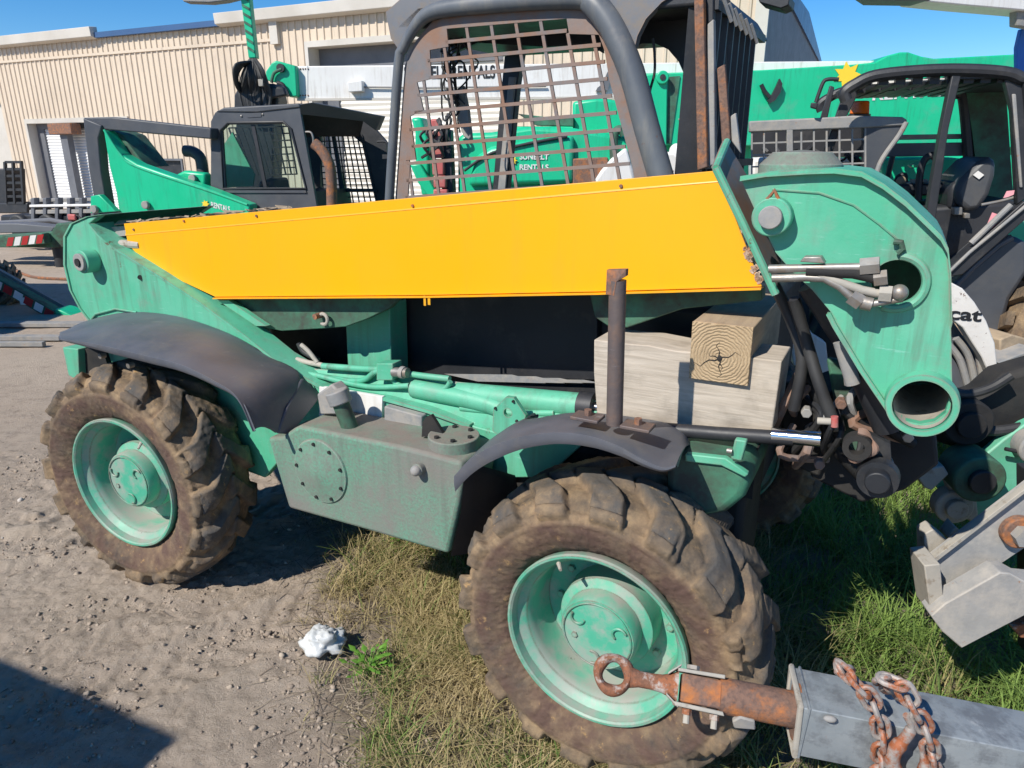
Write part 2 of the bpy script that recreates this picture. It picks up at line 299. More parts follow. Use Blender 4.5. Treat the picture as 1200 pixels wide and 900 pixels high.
# ================================================================ GROUND
def vnoise(x, y, seed):
    r = np.random.default_rng(seed); T = r.random((256, 256)); xi = np.floor(x).astype(int); yi = np.floor(y).astype(int); fx = x-xi; fy = y-yi
    fx = fx*fx*(3-2*fx); fy = fy*fy*(3-2*fy); g = lambda a, b: T[(xi+a) % 256, (yi+b) % 256]
    return (g(0, 0)*(1-fx)+g(1, 0)*fx)*(1-fy)+(g(0, 1)*(1-fx)+g(1, 1)*fx)*fy-.5
def sstep(a, b, x): t = np.clip((x-a)/(b-a), 0, 1); return t*t*(3-2*t)
def grass_edge(x, y):       # >0 on the grass side of the worn edge
    return (x+.30+(y-1.5)*.38) + .26*vnoise(x*2.1+9, y*2.1, 5)
def ground_h(x, y):
    near = np.exp(-((x+.3)**2+(y-2.6)**2)/30)
    h = .035*vnoise(x*1.1, y*1.1, 1)+.012*vnoise(x*3+3, y*3, 2)+.008*vnoise(x*8, y*8, 3)
    c = .55*vnoise(x*17, y*17, 4)+.7*np.maximum(vnoise(x*33, y*33, 6), -.05)+.55*vnoise(x*68, y*68, 7)+.3*vnoise(x*105, y*105, 17)
    patch = np.clip(vnoise(x*1.7+40, y*1.7, 8)*3+.55, .12, 1)
    lump = np.clip(vnoise(x*4.2+7, y*4.2, 18)*4-.55, 0, 1)*np.clip(vnoise(x*22, y*22, 19)*3+.3, 0, 1)
    h = h*near+(.019*c*patch-.008*np.abs(vnoise(x*11, y*11, 12))+.022*lump)*near
    # tyre ruts with lug prints: two bands crossing the lower left
    for (ax, ay, ang, wd) in ((-1.02, 2.0, R(40), .15), (-1.75, 2.75, R(18), .13)):
        dx = x-ax; dy = y-ay; u = dx*np.cos(ang)+dy*np.sin(ang); w = -dx*np.sin(ang)+dy*np.cos(ang)
        m = (1-sstep(wd*.7, wd, np.abs(w)))*near*(1-sstep(.9, 1.6, np.abs(u))); s = np.sin((u-np.abs(w)*.9)*2*np.pi/.105)
        h = h+m*(-.012+.011*np.clip(s*2, -1, 1)*(.5+vnoise(x*5, y*5, 9)))+.012*near*np.exp(-((np.abs(w)-wd)/.035)**2)*(1-sstep(.9, 1.6, np.abs(u)))*(1+1.5*vnoise(x*14, y*14, 10))
    return h
def axis(fine0, fine1, step, far, g=1.13):
    a = list(np.arange(fine0, fine1, step)); s = step; p = a[-1]
    while p < far: s *= g; p += s; a.append(p)
    s = step; p = fine0; lo = []
    while p > -far: s *= g; p -= s; lo.append(p)
    return np.array(lo[::-1]+a)
gx = axis(-2.5, .8, .0092, 900, 1.09); gy = axis(1.2, 3.6, .0092, 900, 1.09)
X, Y = np.meshgrid(gx, gy, indexing='ij'); Zg = ground_h(X, Y); nx, ny = X.shape
idx = np.arange(nx*ny).reshape(nx, ny); fq = np.stack([idx[:-1, :-1], idx[1:, :-1], idx[1:, 1:], idx[:-1, 1:]], -1).reshape(-1, 4)
def ground_mat():
    m, nt, b = mat('sandy_dirt_yard'); co = coord(nt)
    c = mix(nt, noise_mask(nt, co, 1.3, .3, .7, 8), (.40, .32, .25), (.46, .375, .30))
    c = mix(nt, noise_mask(nt, co, 9, .5, .68, 9, .7), c, (.28, .225, .18)); c = mix(nt, noise_mask(nt, co, 90, .56, .66, 6, .7), c, (.47, .41, .35)); c = mix(nt, noise_mask(nt, co, 34, .60, .68, 6, .7), c, (.19, .155, .13))
    at = N(nt, 'ShaderNodeAttribute', attribute_name='tint'); c = mix(nt, at.outputs[2], c, mix(nt, noise_mask(nt, co, 25, .35, .65), (.13, .105, .075), (.21, .17, .12)))
    c = mix(nt, noise_mask(nt, co, .35, .42, .62, 5), c, (.46, .385, .31))
    nt.links.new(c, b.inputs['Base Color']); b.inputs['Roughness'].default_value = .95; b.inputs['Specular IOR Level'].default_value = .2
    n = N(nt, 'ShaderNodeTexNoise', Scale=75, Detail=10, Roughness=.82); nt.links.new(co, n.inputs['Vector']); bp = N(nt, 'ShaderNodeBump', Strength=1, Distance=.012)
    nt.links.new(n.outputs[0], bp.inputs['Height']); nt.links.new(bp.outputs[0], b.inputs['Normal']); return m
gt = sstep(-.24, .14, grass_edge(X, Y)+.25*vnoise(X*6, Y*6, 77))*(1-sstep(4, 6, Y))*(1-sstep(3, 5, X))
numpy_mesh('ground', np.stack([X, Y, Zg], -1).reshape(-1, 3), fq, ground_mat(), 'structure', gt.reshape(-1), True)
# asphalt lane far left behind the machine
# ================================================================ WAREHOUSE
gB = ground_pt(50, 244); FB = Frame(gB.x, gB.y, 25.2)
xl = FB.p(-60, 200, y=0).x; xr = FB.p(893, 60, y=0).x; eave = FB.p(60, 50.5, y=0).z
B = thing('warehouse', FB, 'long beige corrugated metal warehouse with roller doors behind all the machines', 'warehouse')
d1 = FB.p(34, 145, y=0); d1r = FB.p(150, 145, y=0).x; d2 = FB.p(363, 56, y=0); d2r = FB.p(592, 70, y=0).x; w1 = FB.p(175, 188, y=0); w1r = FB.p(216, 205, y=0); d0 = FB.p(11, 108, y=0)
band = FB.p(160, 60, y=0).z
holes = [(d1.x, d1r, 0, d1.z), (d2.x, d2r, 0, d2.z), (w1.x, w1r.x, w1r.z, w1.z), (xl+.2, FB.p(8, 150, y=0).x, 0, FB.p(3, 120, y=0).z)]
wb = MB(); pitch = .195; x = xl; bandx = FB.p(322, 60, y=0).x
while x < xr:
    prof = [(0, 0), (pitch*.68, 0), (pitch*.76, -.028), (pitch*.92, -.028), (pitch, 0)]
    for a, b in zip(prof[:-1], prof[1:]):
        xa, xb = x+a[0], min(x+b[0], xr); zs = [(-.3, eave)]
        for h in holes:
            if h[0] < (xa+xb)/2 < h[1]: zs = [(-.3, h[2]), (h[3], eave)] if h[2] > 0 else [(h[3], eave)]
        for z0, z1 in zs:
            if xb > xa: wb.add([(xa, a[1], z0), (xb, b[1], z0), (xb, b[1], z1), (xa, a[1], z1)], [(0, 1, 2, 3)])
    x += pitch
wb.build('wall', 'beige', B, smooth=10)
dep = 14
MB().box(xr-.05, xr+.05, .005, dep, -.3, eave+.1).build('end_wall', 'frame_gray', B)  # end wall turned from the sun: its shade is put into the grey
MB().box(xr-.16, xr+.052, -.06, .003, -.3, eave+.1).build('corner_trim', 'trim', B)
MB().box(xl, xl+.05, .005, dep, -.3, eave).build('end_wall', 'beige', B)
rf = MB(); rf.prism([(xl-.1, -.15, eave+.12), (xl-.1, dep/2, eave+.5), (xl-.1, dep, eave+.12), (xl-.1, dep, eave), (xl-.1, -.15, eave)], (xr-xl+.2, 0, 0)); rf.build('roof', 'roofblue', B)
g1 = FB.p(118, 50, y=0).x; g2 = FB.p(262, 38, y=0).x
for a, b in ((xl, g1), (g2, xr)): MB().prism([(a, -.04, eave+.26), (a, -.26, eave+.24), (a, -.24, eave+.02), (a, -.10, eave-.02), (a, -.04, eave-.02)], (b-a, 0, 0)).build('gutter', 'trim', B, bevel=.01)
MB().box(xl, bandx, -.045, -.031, band-.03, band+.03).build('flashing_strip', 'beige', B)
MB().box(bandx, bandx+.22, -.12, -.03, band-.1, eave).build('downpipe_head', 'trim', B)
def door(x0, x1, h, m, rec, hd, slat, jamb=.28):
    f = MB(); f.box(x0-.09, x0, -.07, .3, 0, h+.12); f.box(x1, x1+.09, -.07, .3, 0, h+.12); f.box(x0, x1, -.07, .3, h, h+.12)
    D = f.build('door_frame', 'trim', B)
    MB().box(x0, x0+jamb, rec-.06, rec+.1, 0, h-hd).build('door_jamb', 'frame_gray', D); MB().box(x0, x1, rec-.06, rec+.1, h-hd, h).build('door_header', 'frame_gray', D)
    s = MB(); z = 0
    while z < h-hd: s.prism([(x0+jamb, rec, z), (x0+jamb, rec-.02, z+slat*.5), (x0+jamb, rec, z+slat*.97), (x0+jamb, rec+.02, z+slat*.97), (x0+jamb, rec+.02, z)], (x1-x0-jamb, 0, 0)); z += slat
    q = s.build('door_slat', m, D, smooth=5); q['kind'] = 'stuff'; return D
D1 = door(d1.x, d1r, d1.z, 'shutterwhite', .25, .14, .075)
MB().box(FB.p(79, 180, y=0).x, FB.p(87, 180, y=0).x, -.12, .05, 0, d1.z-.15).build('door_post', 'frame_gray', B)
MB().box(FB.p(66, 150, y=0).x, FB.p(93, 150, y=0).x, -.25, .05, d1.z-.3, d1.z-.02).build('door_motor', 'rust', B, bevel=.02)
door(d2.x, d2r, d2.z, 'shutter', .35, .42, .115, .45)  # grey header and jamb put the recess shade into the colour
wf = MB(); a, b = w1, w1r
wf.box(a.x-.05, a.x, -.06, .1, b.z-.05, a.z+.05); wf.box(b.x, b.x+.05, -.06, .1, b.z-.05, a.z+.05); wf.box(a.x, b.x, -.06, .1, a.z, a.z+.05); wf.box(a.x, b.x, -.06, .1, b.z-.05, b.z)
WN = wf.build('window', 'frame_gray', B); MB().box(a.x, b.x, .04, .06, b.z, a.z).build('pane', 'black', WN)
MB().box(xl+.2, holes[3][1], .1, .14, 0, holes[3][3]).build('side_door', 'trim', B)
# ================================================================ TELEHANDLER (foreground)
FT = Frame(.20, 1.49, 28.3); P = FT.p
T = thing('telehandler', FT, 'worn green telehandler with bright yellow boom panel and rusty mesh cab guard, in the foreground', 'telehandler')
def chain(l, y): return [FT.p(a, b, y=y) for a, b in l]
# ---- wheels
def tyre_mesh(seed, Ro=.388, wdt=.28, nlug=16):
    nt_, ns = 720, 96; r = np.random.default_rng(seed)
    # section: from outer bead over the tread to the inner bead, (radius, y)
    sec = catmull([(.238, .035, 0), (.262, .008, 0), (.31, -.014, 0), (.352, -.012, 0), (Ro-.028, .006, 0), (Ro-.006, .035, 0), (Ro, .09, 0), (Ro+.002, wdt/2, 0), (Ro, wdt-.09, 0), (Ro-.006, wdt-.035, 0), (Ro-.028, wdt-.006, 0), (.352, wdt+.012, 0), (.31, wdt+.014, 0), (.262, wdt-.008, 0), (.238, wdt-.035, 0)], 10)
    sec = np.array([(p.x, p.y) for p in sec]); L_ = np.r_[0, np.cumsum(np.hypot(*np.diff(sec, axis=0).T))]; s = np.linspace(0, L_[-1], ns)
    rr = np.interp(s, L_, sec[:, 0]); yy = np.interp(s, L_, sec[:, 1]); tx = np.gradient(rr); ty = np.gradient(yy); l = np.hypot(tx, ty); nr = ty/l; ny_ = -tx/l
    th = np.linspace(0, 2*np.pi, nt_, endpoint=False); TH, SS = np.meshgrid(th, s, indexing='ij'); half = L_[-1]/2; c = (SS-half)    # <0 outer side
    A = np.abs(c); ang = 2*np.pi/nlug; jit = r.random(nlug)*.16
    def lug(side):
        t = TH*1.0 - side*0 + (0 if side < 0 else ang/2); bend = A*2.6-(np.clip(A-.10, 0, 1))*1.9
        ph = (t+bend*.9)/ang; k = np.floor(ph).astype(int) % nlug; q = (ph % 1)-.5+jit[k]*.25*(vn(TH*9, SS*20)); wid = .20+.06*sstep(.05, .16, A)
        hgt = (1-sstep(wid, wid+.065, np.abs(q)))*(1-sstep(.158, .172, A)); on = sstep(-.012, .012, side*c+.02)
        return hgt*on*(.9+.14*vn(TH*6+k, SS*9))
    def vn(a, b): return vnoise(a*1.0+5, b*1.0, seed)+.5
    h = np.maximum(lug(-1), lug(1)); chunk = sstep(.58, .72, vnoise(TH*7+3, SS*26, seed+1)+.5)*.5
    h = h*(1-chunk*sstep(.08, .14, A)); disp = .028*h+.0035*(vn(TH*30, SS*80)-.5)+.003*(vn(TH*5, SS*10)-.5)
    disp = disp+.0035*np.exp(-((A-.182)/.004)**2)+.002*np.exp(-((A-.235)/.003)**2)          # moulded ring on the sidewall
    RR = rr[None, :]+disp*nr[None, :]; YY = yy[None, :]+disp*ny_[None, :]
    v = np.stack([RR*np.cos(TH), YY, RR*np.sin(TH)], -1).reshape(-1, 3); i = np.arange(nt_*ns).reshape(nt_, ns); j = np.roll(i, -1, 0)
    f = np.stack([i[:, :-1], i[:, 1:], j[:, 1:], j[:, :-1]], -1).reshape(-1, 4)
    o = numpy_mesh('tyre', v, f, 'tyre', smooth=True); a = o.data.attributes.new('relief', 'FLOAT', 'POINT'); a.data.foreach_set('value', (sstep(.168, .19, A)).astype(np.float32).ravel()); a = o.data.attributes.new('lug', 'FLOAT', 'POINT'); a.data.foreach_set('value', (np.clip(h, 0, 1)*(1-sstep(.13, .16, A)*.6)).astype(np.float32).ravel()); return o
def make_wheel(seed, cap_rot=0):
    rim = MB().lathe([(.236, .036), (.240, .030), (.243, .006), (.240, -.001), (.234, -.001), (.229, .004), (.226, .028), (.212, .042), (.205, .05), (.200, .075), (.197, .15), (.192, .165), (.10, .175), (.06, .175)], n=96)
    rim.lathe([(.206, .05), (.236, .055), (.240, .25), (.244, .275), (.236, .275), (.23, .25), (.20, .24), (.06, .24)], n=64)
    w = rim.build('wheel', 'green_rim', T, smooth=30); t = tyre_mesh(seed); t.parent = w
    h = MB(); h.lathe([(.132, .175), (.128, .10), (.104, .088), (.103, .045), (.098, .036), (.04, .034), (.0005, .034)], n=56)
    for k in range(10): a = 2*math.pi*k/10; h.cyl((.155*math.cos(a), .158, .155*math.sin(a)), (.155*math.cos(a), .178, .155*math.sin(a)), .011, n=6)
    hub = h.build('hub', 'green_rim', w, smooth=30)
    d = MB()
    for k in range(3): 
        a = cap_rot+2.09*k; c = Vector((.066*math.cos(a), .030, .066*math.sin(a)))
        d.tube(circle(c, .018, (1, 0, 0), (0, 0, 1), 10, a, a+4), .0035, 6)
    d.cyl((.062*math.cos(cap_rot+3), .03, .062*math.sin(cap_rot+3)), (.062*math.cos(cap_rot+3), .036, .062*math.sin(cap_rot+3)), .009, n=6); d.tube(circle((0, .033, 0), .092, (1, 0, 0), (0, 0, 1), 40), .0025, 5, closed=True)
    d.build('hub_casting', 'green_rim', hub)
    MB().cyl((-.1, .01, .195), (-.085, -.012, .192), .006, .004, n=8).build('valve_stem', 'bone', w)
    return w
wf_ = make_wheel(3, .4); wf_.location = (0, 0, .425); wf_.scale = (1, .95, 1)
wr_ = make_wheel(9, 1.7); wr_.location = (-1.867, 0, .428); wr_.rotation_euler = (0, 1.1, R(5)); wr_.scale = (1.05, .88, 1.05)
for src, x in ((wf_, 0), (wr_, -1.867)):
    c = copy_tree(src, T); c.location = (x, 1.62, .43); c.rotation_euler = (0, .7, math.pi)
for x in (0, -1.867): MB().cyl((x, .2, .43), (x, 1.45, .43), .085, n=18).build('axle', 'grime', T)
# ---- rear frame upright and long side rail
Y0 = .30
rear = [(117, 252), (100, 255), (83, 263), (75, 277), (75, 310), (82, 340), (93, 360), (112, 385), (118, 450), (200, 520), (310, 560), (345, 520), (400, 530), (560, 560), (640, 560), (700, 505), (640, 496), (583, 507), (550, 498), (500, 480), (450, 466), (405, 459), (377, 453), (353, 440), (320, 420), (287, 393), (233, 353), (187, 323), (147, 298), (130, 288), (115, 275), (104, 262)]
rp = chain(rear, Y0)
MB().prism(rp, (0, .03, 0)).build('frame_plate', 'green', T, bevel=.004)
lip = chain([(104, 262), (115, 275), (130, 288), (147, 298), (187, 323), (233, 353), (287, 393), (320, 420), (353, 440), (377, 453), (405, 459), (450, 466), (500, 480), (550, 498)], Y0-.012)
MB().loft(lip, [p+Vector((0, .10, 0)) for p in lip], (0, 0, -.012)).build('frame_flange', 'green', T)
back = chain([(119, 251), (100, 254), (82, 262), (74, 277), (74, 310), (81, 340), (92, 361), (111, 386)], Y0-.006)
MB().loft(back, [p+Vector((0, .52, 0)) for p in back], (.012, 0, 0)).build('frame_edge', 'green', T)
rp2 = [p+Vector((0, .50, 0)) for p in rp]; MB().prism(rp2, (0, .03, 0)).build('frame_plate', 'green', T)
tail = chain([(73, 407), (91, 409), (93, 447), (80, 440)], Y0-.05); MB().prism(tail, (0, .5, 0)).build('tail_block', 'green', T, bevel=.004)
MB().prism(chain([(92, 408), (120, 410), (130, 440), (95, 447)], Y0-.02), (0, .4, 0)).build('tail_recess', 'grime', T)
def boss(px, py, y, r1, r2, out, m1='green', m2='galvdull'):
    c = FT.p(px, py, y=y); b = MB().cyl(c, c+Vector((0, -out, 0)), r1, n=28).build('pin_boss', m1, T, bevel=.003)
    MB().cyl(c+Vector((0, -out*.7, 0)), c+Vector((0, -out-.012, 0)), r2, n=24).build('pin', m2, b, bevel=.002); MB().cyl(c+Vector((0, -out-.008, 0)), c+Vector((0, -out-.018, 0)), r2*.45, n=14).build('pin_core', 'grime', b)
boss(111, 305, Y0, .045, .034, .055)
MB().cyl(FT.p(164, 325, y=Y0), FT.p(164, 325, y=Y0-.006), .009, n=12).build('bolt', 'grime', T)
MB().tube(chain([(104, 378), (112, 368), (135, 362), (160, 366)], Y0-.006), .004, 6).build('weld_bead', 'green', T)
# ---- boom and yellow side panel
YB = .335
yl = [(145, 262), (840, 200), (893, 336), (700, 342), (500, 346), (252, 348), (175, 312), (150, 287)]
ylp = chain(yl, YB)
pn = MB().prism(ylp, (0, .006, 0)).build('boom_side_panel', 'yellow', T, bevel=.0015)
tp = [FT.p(147, 262, y=YB), FT.p(839, 200, y=YB)]; 
pass
bt = chain([(252, 348), (500, 346), (700, 342), (893, 336)], YB)
MB().loft([b+Vector((0, -.012, -.002)) for b in bt], [b+Vector((0, .03, -.002)) for b in bt], (0, 0, -.004)).build('panel_bottom_lip', 'yellow', pn)
# upper slanting band of the panel: sheet is folded about 12 px below its top edge
fo = chain([(146, 263), (840, 200.5), (845, 213), (147, 276)], YB); fo2 = [fo[0]+Vector((0, .010, 0)), fo[1]+Vector((0, .010, 0)), fo[2]+Vector((0, -.0012, 0)), fo[3]+Vector((0, -.0012, 0))]
MB().prism(fo2, (0, .008, .0)).build('panel_fold', 'yellow', pn)
for a, b in ((157, 266), (216, 256), (301, 250), (484, 238), (728, 215)):
    c = FT.p(a, b+3, y=YB); MB().cyl(c+Vector((0, -.004, 0)), c+Vector((0, .0, 0)), .0045, n=10).build('rivet', 'rust', pn)
ch = MB()
for i in range(34):
    t = random.random(); c = FT.p(876+t*16+random.uniform(-5, 3), 290+t*42, y=YB-.001); s = random.uniform(.003, .008)
    ch.prism([c+Vector((s*math.cos(k)*random.uniform(.5, 1.3), 0, s*math.sin(k)*random.uniform(.5, 1.3))) for k in range(6)], (0, -.001, 0))
ch.build('chipped_edge', 'yellow_chip', pn)
c = FT.p(500, 347, y=YB-.01); k_ = MB(); k_.box(c.x-.012, c.x-.004, c.y, c.y+.003, c.z-.03, c.z); k_.box(c.x+.003, c.x+.012, c.y, c.y+.003, c.z-.026, c.z); k_.build('panel_tab', 'yellow', pn)
bx = Vector((FT.p(840, 200, y=YB)-FT.p(145, 262, y=YB))).normalized(); up_ = Vector((-bx.z, 0, bx.x)); b0 = FT.p(145, 262, y=YB)
def bo(u, w, y): q = b0+bx*u+up_*w; return Vector((q.x, y, q.z))
Lb = 2.22
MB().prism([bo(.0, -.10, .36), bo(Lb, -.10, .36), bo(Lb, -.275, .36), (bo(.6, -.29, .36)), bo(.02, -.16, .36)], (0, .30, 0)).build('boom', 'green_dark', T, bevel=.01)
MB().prism([bo(-.22, -.01, .36), bo(.75, -.004, .36), bo(.75, -.03, .36), bo(-.22, -.05, .36)], (0, .14, 0)).build('boom_top_cover', 'galvdull', T)
for s_ in (0, 1): MB().tube([bo(-.05, -.075-.06*s_, .34), bo(.06, -.085-.06*s_, .345)], .016, 10).build('hose_tube', 'bone', T)
# leaves and rags lying on the boom top
lf = MB()
for i in range(46):
    c = bo(random.uniform(-.1, .75), .004, random.uniform(.37, .49)); s = random.uniform(.012, .04); a = random.uniform(0, 6.3); u = Vector((math.cos(a), math.sin(a), random.uniform(-.2, .3))); v = Vector((-math.sin(a), math.cos(a), random.uniform(-.2, .3)))
    lf.prism([c+u*s, c+v*s*.5, c-u*s, c-v*s*.5], (0, 0, .003))
tag(lf.build('leaf_litter', 'wood_side', T), kind='stuff')
# boom-side bracket, eye hook, pillar, cowl and cross members seen under the panel
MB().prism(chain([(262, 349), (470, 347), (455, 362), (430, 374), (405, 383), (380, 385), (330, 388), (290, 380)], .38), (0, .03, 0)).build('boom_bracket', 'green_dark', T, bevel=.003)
c = FT.p(379, 374, y=.36); MB().tube(circle(c, .018, (1, 0, 0), (0, 0, 1), 18, -2.2, 2.4), .006, 8).build('eye_hook', 'bone', T); MB().cyl(c+Vector((-.02, .03, .01)), c+Vector((-.02, -.02, .01)), .010, n=12).build('hook_pin', 'rust', T)
MB().prism(chain([(404, 360), (456, 355), (459, 440), (408, 440)], .50), (0, .10, 0)).build('pillar', 'green', T, bevel=.004)
MB().prism(chain([(255, 352), (300, 382), (312, 382), (268, 352)], .345), (0, .02, 0)).build('lower_strap', 'green', T)
MB().prism(chain([(262, 372), (288, 367), (318, 384), (290, 388)], .40), (0, .10, 0)).build('step_plate', 'green', T)
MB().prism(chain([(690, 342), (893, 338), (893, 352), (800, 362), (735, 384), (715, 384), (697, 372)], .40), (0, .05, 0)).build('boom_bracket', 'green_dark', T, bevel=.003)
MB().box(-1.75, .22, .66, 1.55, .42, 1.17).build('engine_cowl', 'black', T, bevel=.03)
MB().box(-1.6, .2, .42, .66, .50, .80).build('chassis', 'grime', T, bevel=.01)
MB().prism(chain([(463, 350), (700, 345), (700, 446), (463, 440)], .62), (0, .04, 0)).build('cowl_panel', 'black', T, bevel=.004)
# ---- cylinder, pipes and castings along the rail
def pipe(name, pts, y, r, m='green', n=12, parent=None, smooth=True):
    q = [FT.p(a[0], a[1], y=(a[2] if len(a) > 2 else y)) for a in pts]; q = catmull(q, 5) if (smooth and len(q) > 2) else q
    return MB().tube(q, r, n).build(name, m, parent or T)
MB().loft(chain([(366, 432), (450, 436), (540, 448), (705, 470)], .36), chain([(372, 458), (450, 466), (550, 498), (690, 505)], .31), (0, 0, -.02)).build('deck_rail', 'green', T)
pipe('pipe', [(378, 429), (420, 432), (446, 433)], .34, .011); pipe('pipe', [(355, 437), (400, 445), (425, 446), (440, 436), (452, 435)], .33, .010); pipe('pipe', [(372, 440), (430, 453), (480, 452)], .32, .009)
pipe('pipe', [(470, 437), (500, 441), (527, 444)], .34, .010); pipe('pipe', [(458, 443), (470, 452), (500, 455), (520, 456), (528, 447)], .33, .008)
q = chain([(441, 426), (460, 426), (460, 446), (441, 446)], .31); MB().prism(q, (0, .05, 0)).build('valve_block', 'green', T, bevel=.003)
pipe('fitting', [(461, 436), (478, 437)], .32, .016, 'steel', smooth=False); pipe('fitting', [(470, 436), (474, 437)], .32, .02, 'galvdull', smooth=False)
pipe('hydraulic_cylinder', [(537, 461), (690, 476)], .36, .036, 'green', 24, smooth=False); pipe('cylinder_gland', [(680, 475), (697, 477)], .36, .041, 'black', 24, smooth=False); pipe('cylinder_rod', [(695, 477), (740, 482)], .36, .018, 'chrome', 16, smooth=False)
pipe('pipe', [(540, 478), (600, 484), (650, 484)], .33, .010, 'green')
pipe('casting', [(365, 452), (450, 470), (520, 488), (575, 500)], .33, .020, 'green', 14)
pipe('casting', [(485, 455), (560, 470), (590, 480)], .34, .03, 'green', 14)
lg = chain([(578, 480), (593, 465), (602, 466), (616, 487), (613, 500), (588, 514), (577, 505)], .25); hc = FT.p(595, 484, y=.25)
MB().holed(lg, [circle(hc, .013, (1, 0, 0), (0, 0, 1), 16)], (0, .014, 0)).build('lug_plate', 'green', T)
for a, b in ((581, 478), (606, 493), (602, 470)): cc = FT.p(a, b, y=.25); MB().cyl(cc, cc+Vector((0, -.006, 0)), .004, n=8).build('bolt', 'grime', T)
pipe('hose', [(353, 404), (362, 412), (372, 425)], .36, .008, 'bone'); pipe('hose', [(348, 421), (362, 425), (378, 428)], .36, .009, 'bone'); pipe('hose', [(350, 402), (356, 412), (373, 422)], .38, .01, 'hose')
for k in range(4): MB().prism(chain([(520+k*26, 438+k*2), (600+k*28, 439+k*2), (640+k*22, 449), (560+k*22, 447)], .46+.03*k), (0, .02, -.01)).build('loose_slat', 'galvdull', T)
# ---- fuel tank
yt = .10
tk = [(313, 513), (330, 512), (342, 503), (350, 499), (403, 510), (463, 522), (497, 530), (541, 542), (543, 560), (538, 590), (525, 650), (430, 622), (338, 596)]
tp_ = chain(tk, yt); t0 = MB().prism(tp_, (0, .185, 0)).build('fuel_tank', 'green_dusty', T, bevel=.012, seg=3)
cc = FT.p(376, 552, y=yt); cv = MB(); cv.lathe([(.0005, -.022), (.03, -.020), (.075, -.010), (.105, -.006), (.109, .0), (.109, .004)], o=cc, n=56)
cov = cv.build('cover_plate', 'green_dusty', t0)
for k in range(9): a = 2*math.pi*k/9+.3; d = cc+Vector((.093*math.cos(a), -.008, .093*math.sin(a))); MB().cyl(d, d+Vector((0, -.005, 0)), .0055, n=8).build('bolt', 'grime', cov)
fc = FT.p(413, 500, y=.17); fn = MB().cyl(fc+Vector((0, 0, -.03)), fc+Vector((-.035, -.01, .085)), .026, n=22).build('filler_neck', 'green_dark', t0)
a_ = fc+Vector((-.030, -.009, .075)); b_ = fc+Vector((-.044, -.012, .115)); MB().cyl(a_, b_, .036, n=22).build('filler_cap', 'galvdull', fn, bevel=.004)
c = FT.p(493, 548, y=yt); kb = MB().cyl(c, c+Vector((0, -.02, 0)), .018, n=16).build('drain_plug', 'green_dusty', t0, bevel=.002); MB().ball(c+Vector((0, -.024, 0)), .016).build('plug_head', 'galvdull', kb)
c = FT.p(532, 515, y=.19); c.z += .004; fl = MB().cyl(c+Vector((0, 0, -.03)), c+Vector((0, 0, .012)), .075, n=30).build('sender_flange', 'green_dusty', t0, bevel=.003)
for k in range(6): a = k*math.pi/3; d = c+Vector((.055*math.cos(a), .055*math.sin(a), .010)); MB().cyl(d, d+Vector((0, 0, .008)), .008, n=6).build('bolt', 'grime', fl)
MB().prism(chain([(371, 462), (388, 450), (398, 460), (400, 486), (375, 486)], .20), (0, .05, 0)).build('filler_bracket', 'galvdull', T, bevel=.006)
MB().prism(chain([(374, 453), (448, 465), (447, 496), (374, 490)], .285), (0, .014, 0)).build('dusty_panel', 'white', T, bevel=.001)
MB().prism(chain([(450, 476), (494, 488), (494, 512), (450, 500)], .26), (0, .03, 0)).build('hose_box', 'galvdull', T, bevel=.004)
tri = chain([(499, 489), (505, 486), (512, 497), (520, 510), (494, 512), (495, 495)], .18); MB().prism(tri, (0, .012, 0)).build('hose_bracket', 'grime', T)
MB().prism([FT.p(545, 545, y=.10), FT.p(540, 600, y=.10), FT.p(528, 652, y=.10), FT.p(600, 640, y=.285), FT.p(600, 560, y=.285)], (0.004, .02, 0)).build('tank_end_shade', 'black', T)  # black sheet stands for the shade on the tank's right end face
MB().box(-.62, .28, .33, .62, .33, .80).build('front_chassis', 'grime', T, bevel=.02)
# ---- fenders
def fender(name, outer, inner, skirt, m='plastic', yo=-.02, yi=.30):
    ct_ = [FT.p(q[0], q[1], y=(q[2] if len(q) > 2 else yo)) for q in outer]; A = catmull(ct_, 5)
    Bq = catmull([(ct_[i]+Vector((0, yi-yo, 0))) if q is None else FT.p(q[0], q[1], y=(q[2] if len(q) > 2 else yi)) for i, q in enumerate(inner)], 5); k = len(A); C_ = [a+Vector((0, .004, -s)) for a, s in zip(A, np.interp(np.linspace(0, 1, k), np.linspace(0, 1, len(skirt)), skirt))]
    mb = MB(); vs = []; rows = 9
    for i in range(k):
        a, b, c = A[i], Bq[i], C_[i]
        row = [c, c*.5+a*.5+Vector((0, -.003, 0)), a]+[a.lerp(b, t)+Vector((0, 0, .018*math.sin(math.pi*t))) for t in (.06, .2, .4, .6, .8, .94)]+[b]; vs += row
    q = len(row); mb.add(vs, [(i*q+j, i*q+j+1, (i+1)*q+j+1, (i+1)*q+j) for i in range(k-1) for j in range(q-1)])
    o = mb.build(name, m, T, smooth=50); s = o.modifiers.new('solid', 'SOLIDIFY'); s.thickness = .009; s.offset = -1; bz = o.modifiers.new('bevel', 'BEVEL'); bz.width = .003; bz.segments = 2; bz.limit_method = 'ANGLE'; return o
fr_ = fender('rear_fender', [(69, 397), (100, 401), (133, 408), (175, 418), (213, 428), (250, 446), (278, 466), (296, 505)], [(74, 392), (95, 378), (147, 366), (205, 370), (267, 390), (318, 418), (352, 443, .26), (325, 507, .07)], [.006, .02, .025, .025, .025, .02, .012, .004])
fe0 = [FT.p(352, 443, y=.258), FT.p(374, 463, y=.30), FT.p(337, 509, y=.13), FT.p(323, 508, y=.065), FT.p(334, 478, y=.13)]
MB().prism(fe0, (.006, .010, -.002)).build('fender_end', 'plastic', T, bevel=.004)
